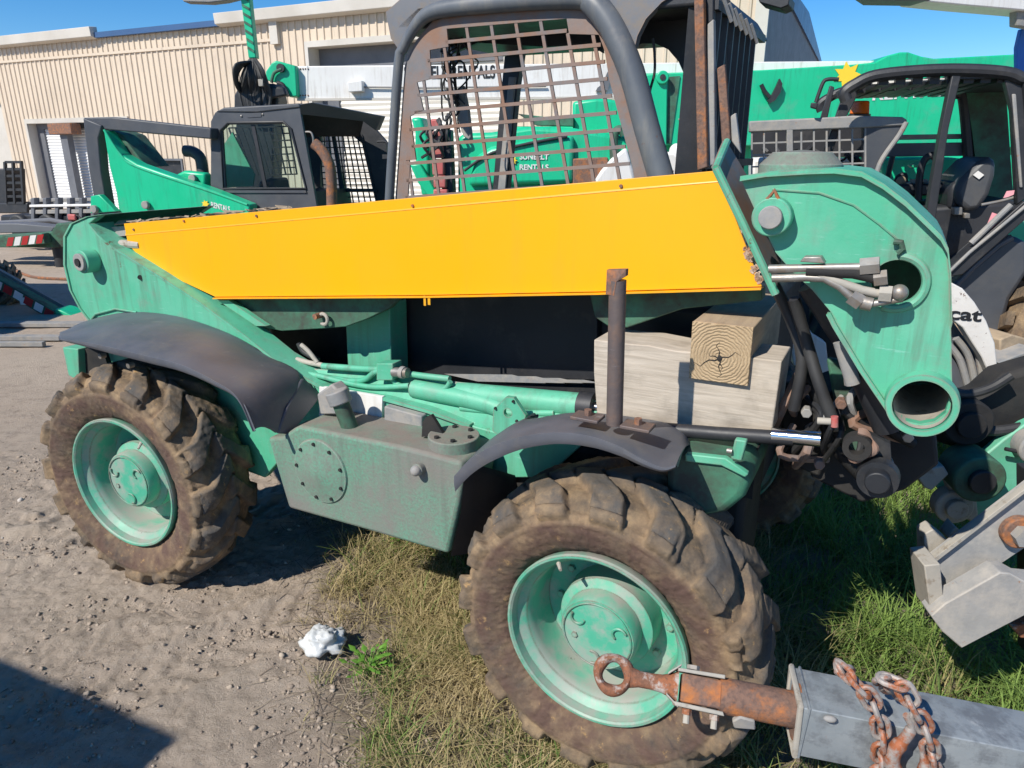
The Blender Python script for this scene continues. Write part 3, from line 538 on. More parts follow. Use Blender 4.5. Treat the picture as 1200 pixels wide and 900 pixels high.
for a, b in ((123, 416), (156, 427)): c = FT.p(a, b, y=.06); MB().cyl(c, c+Vector((0, -.02, 0)), .010, n=10).build('bolt', 'steel', T)
ff_ = fender('front_fender', [(532, 558), (550, 539), (575, 524), (610, 512), (650, 507), (690, 511), (725, 523), (752, 538), (776, 548), (792, 545)], [None, None, None, (628, 491), (672, 484), (712, 485), (750, 490), (782, 496), (803, 508), (810, 522)], [.046, .044, .040, .034, .030, .028, .024, .018, .012, .008], yi=.24)
# stub post on the front fender
pb = FT.p(720, 497, y=.02); ptop = FT.p(720, 328, y=.02)
sp = MB().cyl(pb, Vector((pb.x-.008, pb.y, ptop.z)), .0185, n=20).build('post', 'post', T)
for dx in (-.065, .055): q = Vector((pb.x+dx, pb.y, pb.z+.006)); bp_ = MB().box(q.x-.034, q.x+.034, q.y-.026, q.y+.024, q.z-.004, q.z+.004).build('base_plate', 'post', T, bevel=.002); MB().cyl(q+Vector((0, 0, .003)), q+Vector((0, 0, .018)), .009, n=6).build('bolt', 'rust', bp_)
q = Vector((pb.x-.008, pb.y, ptop.z)); MB().prism([q+Vector((-.021, -.012, -.03)), q+Vector((.0, -.019, -.03)), q+Vector((.004, -.019, .0)), q+Vector((.021, -.012, .012)), q+Vector((.021, -.012, .026)), q+Vector((-.021, -.012, .022))], (0, .016, 0)).build('torn_top', 'rust', sp)
# ---- steering tie rod, axle housing bracket
pipe('tie_rod', [(742, 500), (840, 508), (930, 514)], .24, .017, 'black', 16, smooth=False); pipe('tie_rod_chrome', [(905, 510), (962, 515)], .24, .0175, 'chrome', 16, smooth=False)
MB().prism(chain([(780, 532), (805, 530), (850, 540), (868, 550), (878, 566), (872, 584), (850, 602), (800, 612), (780, 600)], .16), (0, .30, 0)).build('axle_housing', 'green_dark', T, bevel=.02, seg=3)
MB().prism(chain([(803, 532), (850, 537), (877, 556), (873, 560), (845, 546), (803, 541)], .15), (0, .02, 0)).build('housing_lit_top', 'green', T, bevel=.003)  # lighter green strip paints the lit top of the dark housing
MB().prism(chain([(861, 515), (875, 517), (869, 541), (856, 538)], .14), (0, .02, 0)).build('rod_clamp', 'green', T, bevel=.003)
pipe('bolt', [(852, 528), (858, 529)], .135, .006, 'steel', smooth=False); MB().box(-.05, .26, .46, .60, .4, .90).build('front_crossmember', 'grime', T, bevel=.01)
# ---- boom nose
YG = .17
go = [(869, 212), (899, 207), (947, 204), (978, 203), (1010, 207), (1035, 221), (1061, 241), (1089, 268), (1102, 281), (1110, 296), (1113, 325), (1114.5, 382), (1116, 455), (1108, 484), (1095, 494), (1078, 497), (1060, 493), (1045, 480), (1013, 433), (981, 380), (974, 366), (952, 340), (930, 320), (909, 296), (890, 258)]
gp = chain(go, YG); hb = FT.p(1080, 471, y=YG); hh = FT.p(1050, 331, y=YG)
hole1 = circle(hb, .052, (1, 0, 0), (0, 0, 1), 32); hole2 = circle(hh, .044, (1, 0, 0), (0, 0, 1), 32)
ns = MB().holed(gp, [hole1, hole2], (0, .022, 0)).build('boom_nose', 'green', T, bevel=.002)
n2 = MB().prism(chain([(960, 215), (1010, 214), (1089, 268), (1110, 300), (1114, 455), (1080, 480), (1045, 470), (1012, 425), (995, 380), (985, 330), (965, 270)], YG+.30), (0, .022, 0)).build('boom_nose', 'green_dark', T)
top = gp[0:12]; MB().loft([p+Vector((0, -.018, 0)) for p in top], [p+Vector((0, .33, 0)) for p in top], (0, 0, .010)).build('nose_flange', 'green', ns)
lo = gp[17:21]; MB().loft([p+Vector((0, -.012, 0)) for p in lo], [p+Vector((0, .03, 0)) for p in lo], (-.008, 0, -.004)).build('nose_flange', 'green', ns)
MB().lathe([(.052, .0), (.052, -.028), (.064, -.028), (.067, -.004), (.067, .0)], o=hb, n=40).build('bushing', 'green', ns, smooth=30)
MB().lathe([(.050, -.02), (.051, .32)], o=hb, n=40).build('bushing_sleeve', 'bone', ns)
MB().tube(circle(hh, .052, (1, 0, 0), (0, 0, 1), 30, -1.9, 1.7), .009, 8).build('hole_ring', 'green', ns)
MB().tube(chain([(905, 222), (960, 226), (1000, 240), (1030, 262), (1055, 283)], YG-.001), .0025, 6).build('weld_bead', 'green', ns)
c = FT.p(907, 253, y=YG); pp_ = MB().cyl(c, c+Vector((0, -.035, 0)), .039, n=30).build('pin_boss', 'green', ns, bevel=.003); MB().cyl(c+Vector((0, -.02, 0)), c+Vector((0, -.05, 0)), .023, n=24).build('pin', 'galvdull', pp_, bevel=.002)
MB().tube([c+Vector((.012, -.03, .03)), c+Vector((0, -.03, .052)), c+Vector((-.014, -.03, .03))], .005, 8).build('grease_clip', 'rust', pp_)
MB().tube(chain([(1047, 283), (1056, 284), (1058, 292), (1052, 297)], YG-.01), .006, 8).build('hose_clip', 'green_dark', ns)
cx = FT.p(905, 340, y=.20).x
MB().prism([FT.p(839, 197, y=.15), FT.p(852, 166, y=.30), FT.p(875, 205, y=.34), FT.p(916, 300, y=.34), FT.p(909, 345, y=.16)], (-.010, 0, .002)).build('boom_end_plate', 'rustplate', T)
MB().tube([FT.p(839, 197, y=.15), FT.p(872, 265, y=.155), FT.p(909, 345, y=.16)], .009, 8).build('end_plate_edge', 'green', T)
MB().tube([FT.p(839, 197, y=.15), FT.p(852, 166, y=.30)], .008, 8).build('end_plate_edge', 'green', T)
tl = MB(); c = FT.p(937, 204, y=.30); tl.lathe([(.0005, .05), (.06, .045), (.085, .02), (.09, -.03)], o=c, n=26, axis='Z'); tl.build('mossy_cap', 'green_dusty', T)
MB().prism(chain([(880, 206), (930, 196), (960, 196), (985, 206)], .30), (0, .12, 0)).build('nose_top_block', 'green', T, bevel=.01)
# steel hose ends crossing the nose
yh = .12
def tubes(nm, pts, r, m='steel', n=12): return pipe(nm, pts, yh, r, m, n, smooth=False)
tubes('steel_tube', [(901, 315), (1012, 313)], .0085); tubes('steel_tube', [(905, 326), (945, 325), (966, 326), (985, 336), (1000, 350)], .0085); tubes('steel_tube', [(960, 322), (990, 333), (1010, 340), (1030, 344)], .0085, 'bone')
tubes('steel_tube', [(945, 318), (1000, 320), (1028, 326)], .011, 'grime'); tubes('hex_fitting', [(1008, 313), (1031, 311)], .018, 'steel', 6); tubes('hex_fitting', [(1024, 327), (1040, 325)], .016, 'steel', 6); tubes('hex_fitting', [(997, 347), (1009, 355)], .017, 'steel', 6)
tubes('hex_fitting', [(1030, 344), (1045, 345)], .017, 'bone', 6); tubes('ball_end', [(1009, 354), (1022, 357)], .014, 'steel'); c = FT.p(1054, 343, y=yh); MB().ball(c, .016).build('ball_end', 'steel', T)
tubes('steel_tube', [(1016, 357), (1035, 354), (1058, 350)], .007); MB().prism(chain([(937, 307), (942, 301), (962, 301), (967, 309)], yh-.012), (0, .03, 0)).build('tube_clamp', 'steel', T, bevel=.002)
pipe('tilt_cylinder', [(955, 330, .30), (1000, 400, .32), (1045, 500, .34)], .3, .040, 'black', 20, smooth=False); pipe('cylinder_highlight', [(985, 400), (1000, 450)], .27, .016, 'galvdull', 14, smooth=False)  # second pipe is a pale rod painting the grey highlight on the cylinder
pipe('hose', [(930, 350, .30), (945, 400, .32), (960, 450, .30), (975, 490, .30)], .3, .014, 'hose'); pipe('hose', [(905, 330, .34), (925, 370, .36), (940, 420, .34), (930, 480, .34)], .3, .014, 'hose')
wide_ = lambda nm, l, y, d, m: MB().prism(chain(l, y), (0, d, 0)).build(nm, m, T, bevel=.008)
wide_('shade_slab', [(935, 470), (985, 455), (1040, 480), (1095, 500), (1100, 545), (1060, 575), (1010, 590), (950, 560)], .52, .25, 'grime'); wide_('tilt_link_plate', [(968, 420), (992, 425), (1030, 520), (1010, 545), (985, 520)], .44, .03, 'green_dark')  # first slab is black in place of the shaded grass behind it
wide_('tilt_link_plate', [(915, 450), (960, 446), (985, 500), (960, 560), (915, 540)], .50, .03, 'grime')
for k in range(16):
    r_ = random.Random(300+k); a = r_.uniform(925, 1075); b = r_.uniform(440, 500); pipe('hose', [(a, b, .42), (a+r_.uniform(-25, 25), b+r_.uniform(15, 35), .36), (a+r_.uniform(-45, 45), b+r_.uniform(30, 70), .44)], .4, r_.uniform(.005, .013), r_.choice(('hose', 'hose', 'galvdull', 'rustplate', 'black')), 8)
for a, b, q in ((985, 470, 'rust'), (1040, 540, 'galvdull'), (960, 540, 'rustplate'), (1062, 508, 'steel'), (945, 480, 'galvdull')): c = FT.p(a, b, y=.36); MB().cyl(c, c+Vector((.004, -.03, 0)), .013, n=6).build('bolt', q, T, bevel=.002); pipe('hose', [(940, 430, .42), (958, 470, .40), (975, 520, .40), (1010, 560, .42)], .4, .013, 'hose'); pipe('hose', [(1000, 440, .40), (1015, 470, .38), (1035, 500, .38), (1070, 520, .42)], .4, .012, 'hose')
pipe('steel_tube', [(995, 405, .36), (1000, 450, .36)], .36, .02, 'galvdull', 14, smooth=False); pipe('steel_tube', [(950, 505, .42), (990, 500, .42)], .4, .010, 'bone', smooth=False)
c = FT.p(1005, 522, y=.265); MB().tube(circle(c, .034, (1, 0, 0), (0, 0, 1), 18, -2.0, 1.9), [.006+.005*math.sin(i*.9) for i in range(18)], 8).build('broken_ring', 'rustplate', T)
for a, b, rr_ in ((1005, 520, .030), (1029, 557, .043)):
    c = FT.p(a, b, y=.28); lk = MB(); lk.lathe([(rr_*.55, 0), (rr_*.55, -.03), (rr_, -.03), (rr_*1.05, 0)], o=c, n=26); lk.build('link_eye', 'black' if b > 530 else 'grime', T)
c = FT.p(1029, 557, y=.27); MB().cyl(c, c+Vector((0, -.05, 0)), .026, n=20).build('link_pin', 'black', T, bevel=.003); MB().prism(chain([(1012, 505), (1043, 520), (1046, 560), (1018, 560)], .30), (0, .02, 0)).build('link_arm', 'black', T)
pipe('fitting', [(958, 493), (974, 494)], .25, .008, 'bone'); pipe('fitting', [(978, 488), (978, 500)], .25, .008, 'red')
# ---- cab
YC = .75
cab_t = chain([(456, 240), (459, 190), (467, 75), (472, 58), (480, 42), (490, 27), (503, 16), (530, 9), (620, 0), (680, -3), (692, 2), (703, 12), (719, 36), (740, 84), (758, 150), (776, 212)], YC)
ct = catmull(cab_t, 3); kk = len(ct); MB().tube(ct, [(.017+.021*min(1, max(0, (i/kk-.25)/.45))) for i in range(kk)], 14).build('cab_frame_tube', 'tubegray', T)
inner = [(460, 246), (472, 76), (485, 47), (505, 24), (532, 16), (620, 7), (678, 4), (693, 10), (706, 28), (728, 84), (745, 140), (766, 222)]
opening = [(475, 238), (478, 192), (473, 188), (485, 187), (478, 136), (486, 132), (494, 130), (486, 96), (503, 92), (501, 58), (523, 54), (521, 33), (662, 21), (665, 39), (700, 40), (707, 60), (712, 92), (726, 145), (738, 190), (744, 218)]
MB().holed([p+Vector((0, .012, 0)) for p in chain(inner, YC)], [[p+Vector((0, .012, 0)) for p in chain(opening, YC)]], (0, .006, 0)).build('screen_plate', 'rustplate', T, smooth=20)
def clip_seg(a, b, poly):
    ts = [0., 1.]; 
    for i in range(len(poly)):
        p, q = poly[i], poly[(i+1) % len(poly)]; d = (b[0]-a[0], b[1]-a[1]); e = (q[0]-p[0], q[1]-p[1]); den = d[0]*e[1]-d[1]*e[0]
        if abs(den) < 1e-9: continue
        t = ((p[0]-a[0])*e[1]-(p[1]-a[1])*e[0])/den; u = ((p[0]-a[0])*d[1]-(p[1]-a[1])*d[0])/den
        if 0 <= u <= 1 and 0 < t < 1: ts.append(t)
    ts.sort(); out = []
    for t0_, t1_ in zip(ts[:-1], ts[1:]):
        tm = (t0_+t1_)/2; x = a[0]+(b[0]-a[0])*tm; y = a[1]+(b[1]-a[1])*tm; ins = False
        for i in range(len(poly)):
            p, q = poly[i], poly[(i+1) % len(poly)]
            if (p[1] > y) != (q[1] > y) and x < (q[0]-p[0])*(y-p[1])/(q[1]-p[1])+p[0]: ins = not ins
        if ins and t1_-t0_ > 1e-4: out.append((t0_, t1_))
    return out
sc = MB(); rowsL = []
for k in range(10):
    yA = 50+k*19.6; rowsL.append(((440, yA+7.5+k*.0), (800, yA-27+k*.9)))
colsL = []
for k in range(-3, 9): x0 = 545+k*29.2; colsL.append(((x0, 18), (x0+32.5+k*1.6, 240)))
for L_ in rowsL+colsL:
    for t0_, t1_ in clip_seg(L_[0], L_[1], opening):
        a = [L_[0][i]+(L_[1][i]-L_[0][i])*t0_ for i in (0, 1)]; b = [L_[0][i]+(L_[1][i]-L_[0][i])*t1_ for i in (0, 1)]
        isrow = L_ in rowsL; sc.beam(FT.p(*a, y=YC+(.015 if isrow else .0165)), FT.p(*b, y=YC+(.015 if isrow else .0165)), .006, .0108)
sc.build('mesh_screen', 'rustplate', T)
# roof, gussets, arch, front posts, front screen
MB().prism(chain([(452, 14), (458, 45), (470, 62), (480, 42), (495, 22), (530, 9), (540, -10), (475, -6)], YC+.02), (0, .01, 0)).build('gusset', 'graypaint', T)
MB().prism(chain([(690, -14), (703, 8), (722, 30), (744, 55), (747, 42), (757, 22), (775, 3), (800, -14)], YC+.01), (0, .03, 0)).build('gusset', 'graypaint', T)
z1 = 2.03; MB().prism([(-1.12, YC+.02, 1.99), (-1.00, YC+.02, z1+.03), (-.05, YC+.02, z1+.02), (.0, YC+.02, 1.98), (.0, 1.5, 1.98), (-.05, 1.5, z1+.02), (-1.0, 1.5, z1+.03), (-1.12, 1.5, 1.99)][:4], (0, .8, 0)).build('cab_roof', 'black', T, bevel=.01)
hd = chain([(522, 28), (700, 20), (706, 62), (690, 52), (640, 55), (560, 50), (530, 62)], YC+.34); MB().prism(hd, (0, .02, 0)).build('roof_liner', 'black', T)
far = chain([(500, 0), (800, -10), (800, 60), (785, 52), (770, 50), (748, 52), (742, 60), (700, 30), (620, 40), (600, 60), (575, 50), (520, 45)], 1.45); 
ar = chain([(745, 55), (757, 22), (778, 2), (830, -14), (850, -14), (850, 120), (827, 160), (818, 220), (815, 150), (803, 90), (795, 72), (783, 58), (768, 51), (752, 51)], YC+.22); MB().prism(ar, (0, .05, 0)).build('cab_front_arch', 'black', T)
def stick(nm, a, b, y, w, d, m): return MB().beam(FT.p(*a, y=y), FT.p(*b, y=y), w, d, up=(0, 1, 0)).build(nm, m, T, bevel=.002)
def wide(nm, l, y, dpt, m): return MB().prism(chain(l, y), (0, dpt, 0)).build(nm, m, T, bevel=.003)
wide('front_post', [(813, -10), (824, -10), (829, 196), (817, 200)], YC-.02, .03, 'rust'); wide('front_post', [(829, 28), (836, 22), (838, 192), (827, 197)], YC, .03, 'galvdull')
wide('front_post', [(840, 80), (849, 75), (856, 163), (846, 172)], YC+.01, .02, 'rust'); wide('front_post', [(856, 136), (862, 132), (868, 180), (857, 165)], YC+.02, .02, 'galvdull')
wide('front_post', [(826, -10), (836, -10), (836, 24), (829, 28)], YC+.01, .03, 'black')
for k in range(7):
    y = YC+.03+k*.095; x = -.075; 
    MB().prism([(x-.02, y, 1.42), (x+.065, y+.03, 1.42), (x+.075-.002*k, y+.03, 2.02-.008*k), (x-.01, y, 2.03)], (.0, .012, 0)).build('screen_bar', 'black', T)
for z in (1.56, 1.98): MB().box(-.02, .0, YC+.02, YC+.75, z-.012, z+.012).build('screen_rail', 'black', T)
for k in range(6): a = FT.p(848+k*6.4, -2+k*6, y=YC+.02+.085*k); MB().beam(a, a+Vector((.02, .03, -.055)), .004, .010).build('slat_highlight', 'galvdull', T)  # pale bars stand for the stepped highlights on the front slats
wide('mirror_body', [(885, -12), (912, -12), (926, -4), (924, 6), (915, 10), (890, 3)], .95, .1, 'black')
wide('far_pillar', [(591, 66), (612, 58), (606, 100), (594, 222), (577, 224), (585, 130)], 1.44, .04, 'black'); wide('far_pillar_face', [(596, 90), (604, 90), (592, 222), (583, 222)], 1.40, .01, 'galvdull')
for k in range(5): stick('roof_rib', (792+k*3, 5+k*3.5), (815, 3+k*3.5), YC+.3, .006, .006, 'galvdull')
cb = MB(); r_ = random.Random(4)
for k in range(9):
    x0 = 518+r_.random()*30; pts = [(x0, 30)]; 
    for j in range(1, 7): pts.append((x0+math.sin(j*1.3+k)*10+r_.uniform(-5, 5), 30+j*r_.uniform(12, 22)))
    cb.tube(catmull([FT.p(a, b, y=1.0+r_.random()*.1) for a, b in pts], 4), r_.choice((.003, .004, .006)), 6)
cb.build('hanging_wires', 'hose', T)
wide('hanging_rag', [(532, 108), (542, 100), (548, 128), (552, 165), (543, 160), (536, 140)], 1.05, .02, 'galvdull')
pipe('cable', [(765, 45), (767, 62), (767, 85), (762, 105), (761, 115)], YC+.1, .004, 'hose')
wide('seat_pedestal', [(600, 238), (700, 232), (700, 266), (600, 270)], 1.1, .3, 'black')
# ---- timbers propping the boom
gw = FT.p(700, 495, y=.30)
FW = Frame(*(FT.o+Matrix.Rotation(-R(28.3), 3, 'Z') @ Vector((gw.x, .30, 0)))[:2], 28.3, gw.z)
a = FW.p(696, 398, y=0); b = FW.p(910, 388, y=0); c = FW.p(905, 505, y=0)
Wd = thing('timber_plank', FW, 'wide weathered grey timber lying lengthwise under the yellow boom, behind the rusty stub post', 'timber')
pr = [(0, 0), (.10, .003), (.22, .008), (.33, .014), (c.x, c.z), (c.x+.002, a.z+.006), (.34, a.z+.005), (.2, a.z-.002), (.13, a.z+.003), (.06, a.z), (a.x, a.z), (a.x+.003, a.z*.6)]
pl = MB().prism([(p[0], 0, p[1]) for p in pr], (0, .15, 0)).build('plank', 'wood_gray', Wd, bevel=.003)
MB().box(.0, .42, .02, .13, -.14, -.001).build('bearer', 'grime', Wd)
g = FT.p(807, 443, y=.285); FK = Frame(*(FT.o+Matrix.Rotation(-R(28.3), 3, 'Z') @ Vector((g.x, .285, 0)))[:2], 28.3, g.z)
a = FK.p(877, 443, y=0).x; h = FK.p(805, 376, y=0).z
Bk = thing('timber_block', FK, 'square timber block with ringed end grain, resting on the wide grey timber under the boom', 'timber')
pa = [(0, 0, 0), (a, 0, .001), (a-.001, 0, h+.001), (-.002, 0, h)]
MB().prism([Vector(p)+Vector((0, .004, 0)) for p in pa], (0, .45, 0)).build('block_body', 'wood_side', Bk, bevel=.003)
MB().prism([Vector(p) for p in pa], (0, .0039, 0)).build('end_grain', wood_mat('timber_end_grain', (.46, .34, .205), (.385, .275, .16), rings=(-a/2, 0, -h*.45)), Bk, bevel=.001)
ck = MB(); cc = Vector((a*.50, -.0006, h*.42))
for ang, l in ((-2.75, .065), (-1.5, .05), (-1.3, .03), (.4, .05), (1.8, .04), (2.9, .03)):
    pts = [cc+Vector((math.cos(ang+.15*math.sin(j*2.1))*l*j/5, 0, math.sin(ang+.15*math.sin(j*2.1))*l*j/5)) for j in range(6)]; ck.tube(pts, [.0017, .0015, .0013, .0010, .0007, .0003], 5)
ck.ball(cc, .006, 1, .3, 1.3, 8); ck.build('crack', 'grime', Bk)
# ================================================================ BACKGROUND MACHINES
def grid_screen(F, quad, y, nu, nv, r, parent, m='black', name='mesh_screen'):
    q = [F.p(a, b, y=y) for a, b in quad]; mb = MB()
    for i in range(nu+1): t = i/nu; mb.beam(q[0].lerp(q[1], t), q[3].lerp(q[2], t), r, r, up=(0, 1, 0))
    for i in range(nv+1): t = i/nv; mb.beam(q[0].lerp(q[3], t)+Vector((0, r*.3, 0)), q[1].lerp(q[2], t)+Vector((0, r*.3, 0)), r, r, up=(0, 1, 0))
    return mb.build(name, m, parent)
def slab(F, parent, nm, pts, y, d, m, bevel=0): return MB().prism([F.p(a, b, y=y) for a, b in pts], (0, d, 0)).build(nm, m, parent, bevel=bevel)
def rod(F, parent, nm, pts, y, r, m, n=10, sm=True):
    q = [F.p(a[0], a[1], y=(a[2] if len(a) > 2 else y)) for a in pts]; q = catmull(q, 5) if sm and len(q) > 2 else q
    return MB().tube(q, r, n).build(nm, m, parent)
def sun_logo(F, parent, px, py, y, r):
    c = F.p(px, py, y=y); pts = []
    for i in range(14): a = math.pi*2*i/14; rr = r*(1 if i % 2 == 0 else .55); pts.append(c+Vector((math.cos(a)*rr, 0, math.sin(a)*rr*.9)))
    return MB().prism(pts, (0, -.004, 0)).build('sun_emblem', 'logo_yellow', parent)
def simple_tyre(F, parent, c, r, w, m='tyre', rimm='black', nl=16):
    b = MB(); b.lathe([(r*.58, .02), (r*.62, 0), (r*.85, -.012), (r*.96, .01), (r*.98, .05), (r*.98, w-.05), (r*.96, w-.01), (r*.85, w+.01), (r*.6, w)], o=c, n=48)
    for k in range(nl):
        for s_ in (0, 1):
            a = 2*math.pi*(k+.5*s_)/nl; u = Vector((math.cos(a), 0, math.sin(a))); v = Vector((-math.sin(a), 0, math.cos(a))); y0 = w/2 if s_ else .0
            p = Vector(c)+u*r*.97+Vector((0, y0, 0)); sh = v*(.07 if s_ else -.07)
            b.prism([p-v*.03+(sh if s_ == 0 else 0*v), p+v*.03+(sh if s_ == 0 else 0*v), p+v*.03+Vector((0, w/2, 0))+(sh if s_ else 0*v), p-v*.03+Vector((0, w/2, 0))+(sh if s_ else 0*v)], u*.03)
    t = b.build('tyre', m, parent); q = MB(); q.lathe([(r*.6, .0), (r*.56, .03), (r*.5, .08), (r*.2, .09), (.001, .08)], o=c, n=36); q.build('rim', rimm, parent, smooth=40); return t
# ---- left skid steer with dark cab
FA = Frame(-2.05, 6.0, 12); A = thing('skid_steer', FA, 'green skid steer with dark grey cab and black lift bar, beyond the telehandler tail', 'skid steer')
out = [(247, 245), (247, 142), (252, 132), (262, 127), (350, 121), (372, 245)]; win = [(264, 221), (260, 153), (267, 146), (332, 145), (339, 151), (357, 221)]
pA = lambda l, y: [FA.p(a, b, y=y) for a, b in l]
cs = MB().holed(pA(out, 0), [pA(win, 0)], (0, .03, 0)).build('cab_side', 'black', A, bevel=.004)
cs.data.materials[0] = surf('dark_grey_cab', (.055, .06, .07), (.075, .08, .09), .5, dirt=(.10, .095, .09), dirt_amt=(.5, .8))
M['cab_gray'] = cs.data.materials[0]
MB().prism(pA(win, .012), (0, .005, 0)).build('side_glass', 'glass', cs)
MB().tube(pA([(262, 221), (258, 153), (267, 144), (332, 143), (341, 151), (359, 221)], -.004), .010, 8, closed=True).build('window_seal', 'black', cs)
slab(FA, cs, 'window_bar', [(294, 146), (298, 146), (313, 221), (309, 221)], .008, .012, 'black')
slab(FA, cs, 'sill_rail', [(264, 223), (358, 223), (359, 226), (265, 226)], -.012, .012, 'cab_gray'); slab(FA, cs, 'grab_recess', [(289, 133), (306, 132), (306, 137), (290, 138)], -.004, .004, 'cab_gray', .001)
for a, b in ((283, 136), (308, 134)): c = FA.p(a, b, y=0); MB().ball(c, .010).build('bolt', 'steel', cs)
fc_ = MB().prism([p for p in pA([(372, 245), (340, 133), (352, 121), (425, 135), (452, 165), (462, 245), (442, 245), (424, 168), (412, 158), (376, 158), (375, 245)], .85)], (0, .04, 0)).build('cab_far_side', 'black', A)
grid_screen(FA, [(374, 158), (424, 158), (442, 238), (380, 238)], .84, 9, 11, .010, A)
grid_screen(FA, [(268, 150), (338, 148), (348, 204), (290, 206)], .84, 9, 7, .012, A)
slab(FA, A, 'screen_bar', [(388, 158), (392, 158), (407, 240), (402, 240)], .80, .02, 'black'); slab(FA, A, 'screen_bar', [(398, 221), (440, 221), (441, 225), (399, 225)], .80, .02, 'black')
rfp = pA([(252, 131), (262, 126), (350, 121), (352, 126), (300, 132)], -.01); MB().prism(rfp, (0, .90, 0)).build('roof', 'cab_gray', A, bevel=.01)
v0 = [FA.p(350, 122, y=0), FA.p(366, 120, y=.05), FA.p(447, 136, y=.55), FA.p(440, 153, y=.6), FA.p(425, 142, y=.5), FA.p(352, 134, y=0)]
MB().prism(v0, (0, .10, .002)).build('roof_visor', 'cab_gray', A, bevel=.006)
MB().prism([FA.p(350, 124, y=.06), FA.p(425, 138, y=.5), FA.p(420, 160, y=.8), FA.p(356, 160, y=.3)], (0, .03, 0)).build('visor_underside', 'black', A)
rod(FA, A, 'exhaust_stack', [(368, 168), (376, 175), (384, 188), (388, 205), (389, 245)], -.12, .042, 'rust', 16)
rod(FA, A, 'intake_pipe', [(217, 177), (226, 178), (235, 186), (238, 204)], .2, .048, 'cab_gray', 14)
rod(FA, A, 'mirror_arm', [(442, 166), (452, 166), (455, 172), (456, 180)], .5, .010, 'black'); slab(FA, A, 'mirror', [(448, 181), (456, 181), (456, 186), (448, 186)], .48, .03, 'black')
rod(FA, A, 'grab_handle', [(355, 155), (364, 155), (367, 162), (367, 168)], .02, .008, 'steel')
slab(FA, A, 'cab_lower', [(247, 226), (358, 226), (375, 330), (240, 330)], .04, .85, 'black'); 
slab(FA, A, 'lift_bar', [(97, 138), (130, 137), (247, 150), (247, 163), (113, 151)], -.10, .12, 'cab_gray', .01)
slab(FA, A, 'lift_upright', [(97, 138), (119, 147), (115, 162), (118, 200), (126, 245), (112, 245), (104, 200)], -.12, .10, 'cab_gray', .01)
arm = slab(FA, A, 'lift_arm', [(121, 152), (126, 158), (140, 180), (160, 192), (174, 197), (246, 222), (292, 240), (292, 252), (140, 252), (136, 226), (128, 195)], -.14, .13, 'green_vivid', .012)
slab(FA, A, 'lift_arm', [(138, 156), (142, 158), (172, 196), (162, 194), (128, 157), (124, 152)], -.02, .3, 'green_dark', .01)
rod(FA, arm, 'arm_rib', [(122, 152), (141, 181), (162, 196), (246, 224), (290, 240)], -.14, .010, 'green_vivid')
slab(FA, A, 'link_plate', [(106, 230), (116, 228), (136, 248), (106, 250)], -.2, .06, 'green_vivid', .006); slab(FA, A, 'quick_block', [(203, 206), (215, 200), (240, 203), (240, 222), (210, 214)], .0, .1, 'green_vivid', .02)
for a, b, y in ((172, 240, -.15), (112, 245, -.21), (227, 209, -.01)): c = FA.p(a, b, y=y); MB().cyl(c, c+Vector((0, -.03, 0)), .032, n=18).build('pivot_pin', 'galvdull', A, bevel=.004)
sun_logo(FA, arm, 241, 239, -.145, .036); o = FA.p(248, 243, y=-.142); lettering('arm_lettering', 'RENTALS', 'whiteink', arm, o, (1, 0, -.22), (0, 0, 1), .045, .17)
MB().box(-1.2, .75, .1, 1.3, .25, 1.0).build('body', 'green_dark', A, bevel=.03)
for x in (-.9, .45): simple_tyre(FA, A, (x, -.1, .38), .38, .28, rimm='white')
slab(FA, A, 'seat', [(300, 245), (302, 212), (318, 208), (326, 245)], .35, .3, 'black', .03); slab(FA, A, 'control_console', [(262, 170), (272, 155), (298, 205), (296, 218), (264, 220)], .3, .02, 'green')
# ---- long boom handler crossing behind everything
FC = Frame(0, 9.6, 4); C = thing('boom_handler', FC, 'large boom machine with long white and green telescopic boom reaching across the yard', 'boom lift')
wbm = slab(FC, C, 'white_boom', [(348, 77.5), (1030, 71), (1030, 112), (348, 116)], 0, .42, 'white', .012)
for k in range(4):
    for yy in (81, 112): c = FC.p(352+k*3, yy-.2, y=-.002); MB().ball(c, .010).build('rivet', 'rust', wbm)
slab(FC, wbm, 'seam_strip', [(359, 77), (360.5, 77), (360.5, 116), (359, 116)], -.006, .006, 'white'); slab(FC, wbm, 'hose_guide', [(407, 96), (424, 94), (425, 107), (408, 108)], -.12, .12, 'white', .01)
rod(FC, wbm, 'guide_rail', [(426, 102), (500, 103), (640, 101)], -.03, .012, 'galvdull', sm=False); slab(FC, wbm, 'boom_lip', [(348, 115.5), (1030, 111.5), (1030, 114), (348, 118)], -.02, .05, 'trim')
o = FC.p(474, 93, y=-.003); a = FC.p(580, 92, y=-.003); lettering('boom_lettering', 'SUNBELT RENTALS', 'ink', wbm, o, a-o, (0, 0, 1), .155, (a-o).length, .003)
slab(FC, wbm, 'boom_bracket', [(700, 103), (706, 98), (712, 84), (718, 84), (712, 106), (698, 107)], -.06, .05, 'frame_gray')
hp = slab(FC, C, 'boom_head', [(318, 74), (323, 71), (328, 72), (346, 77), (348.5, 113), (339, 114), (331, 101), (323, 97), (312, 94), (311, 84)], -.10, .5, 'green_vivid', .015)
c = FC.p(330, 80, y=-.1); MB().cyl(c, c+Vector((0, -.05, 0)), .05, n=18).build('head_pin', 'black', hp); rod(FC, hp, 'head_hose', [(318, 97), (321, 86), (330, 81)], -.14, .02, 'green_dark'); rod(FC, hp, 'head_hose', [(338, 113), (332, 100), (325, 97)], -.14, .025, 'black')
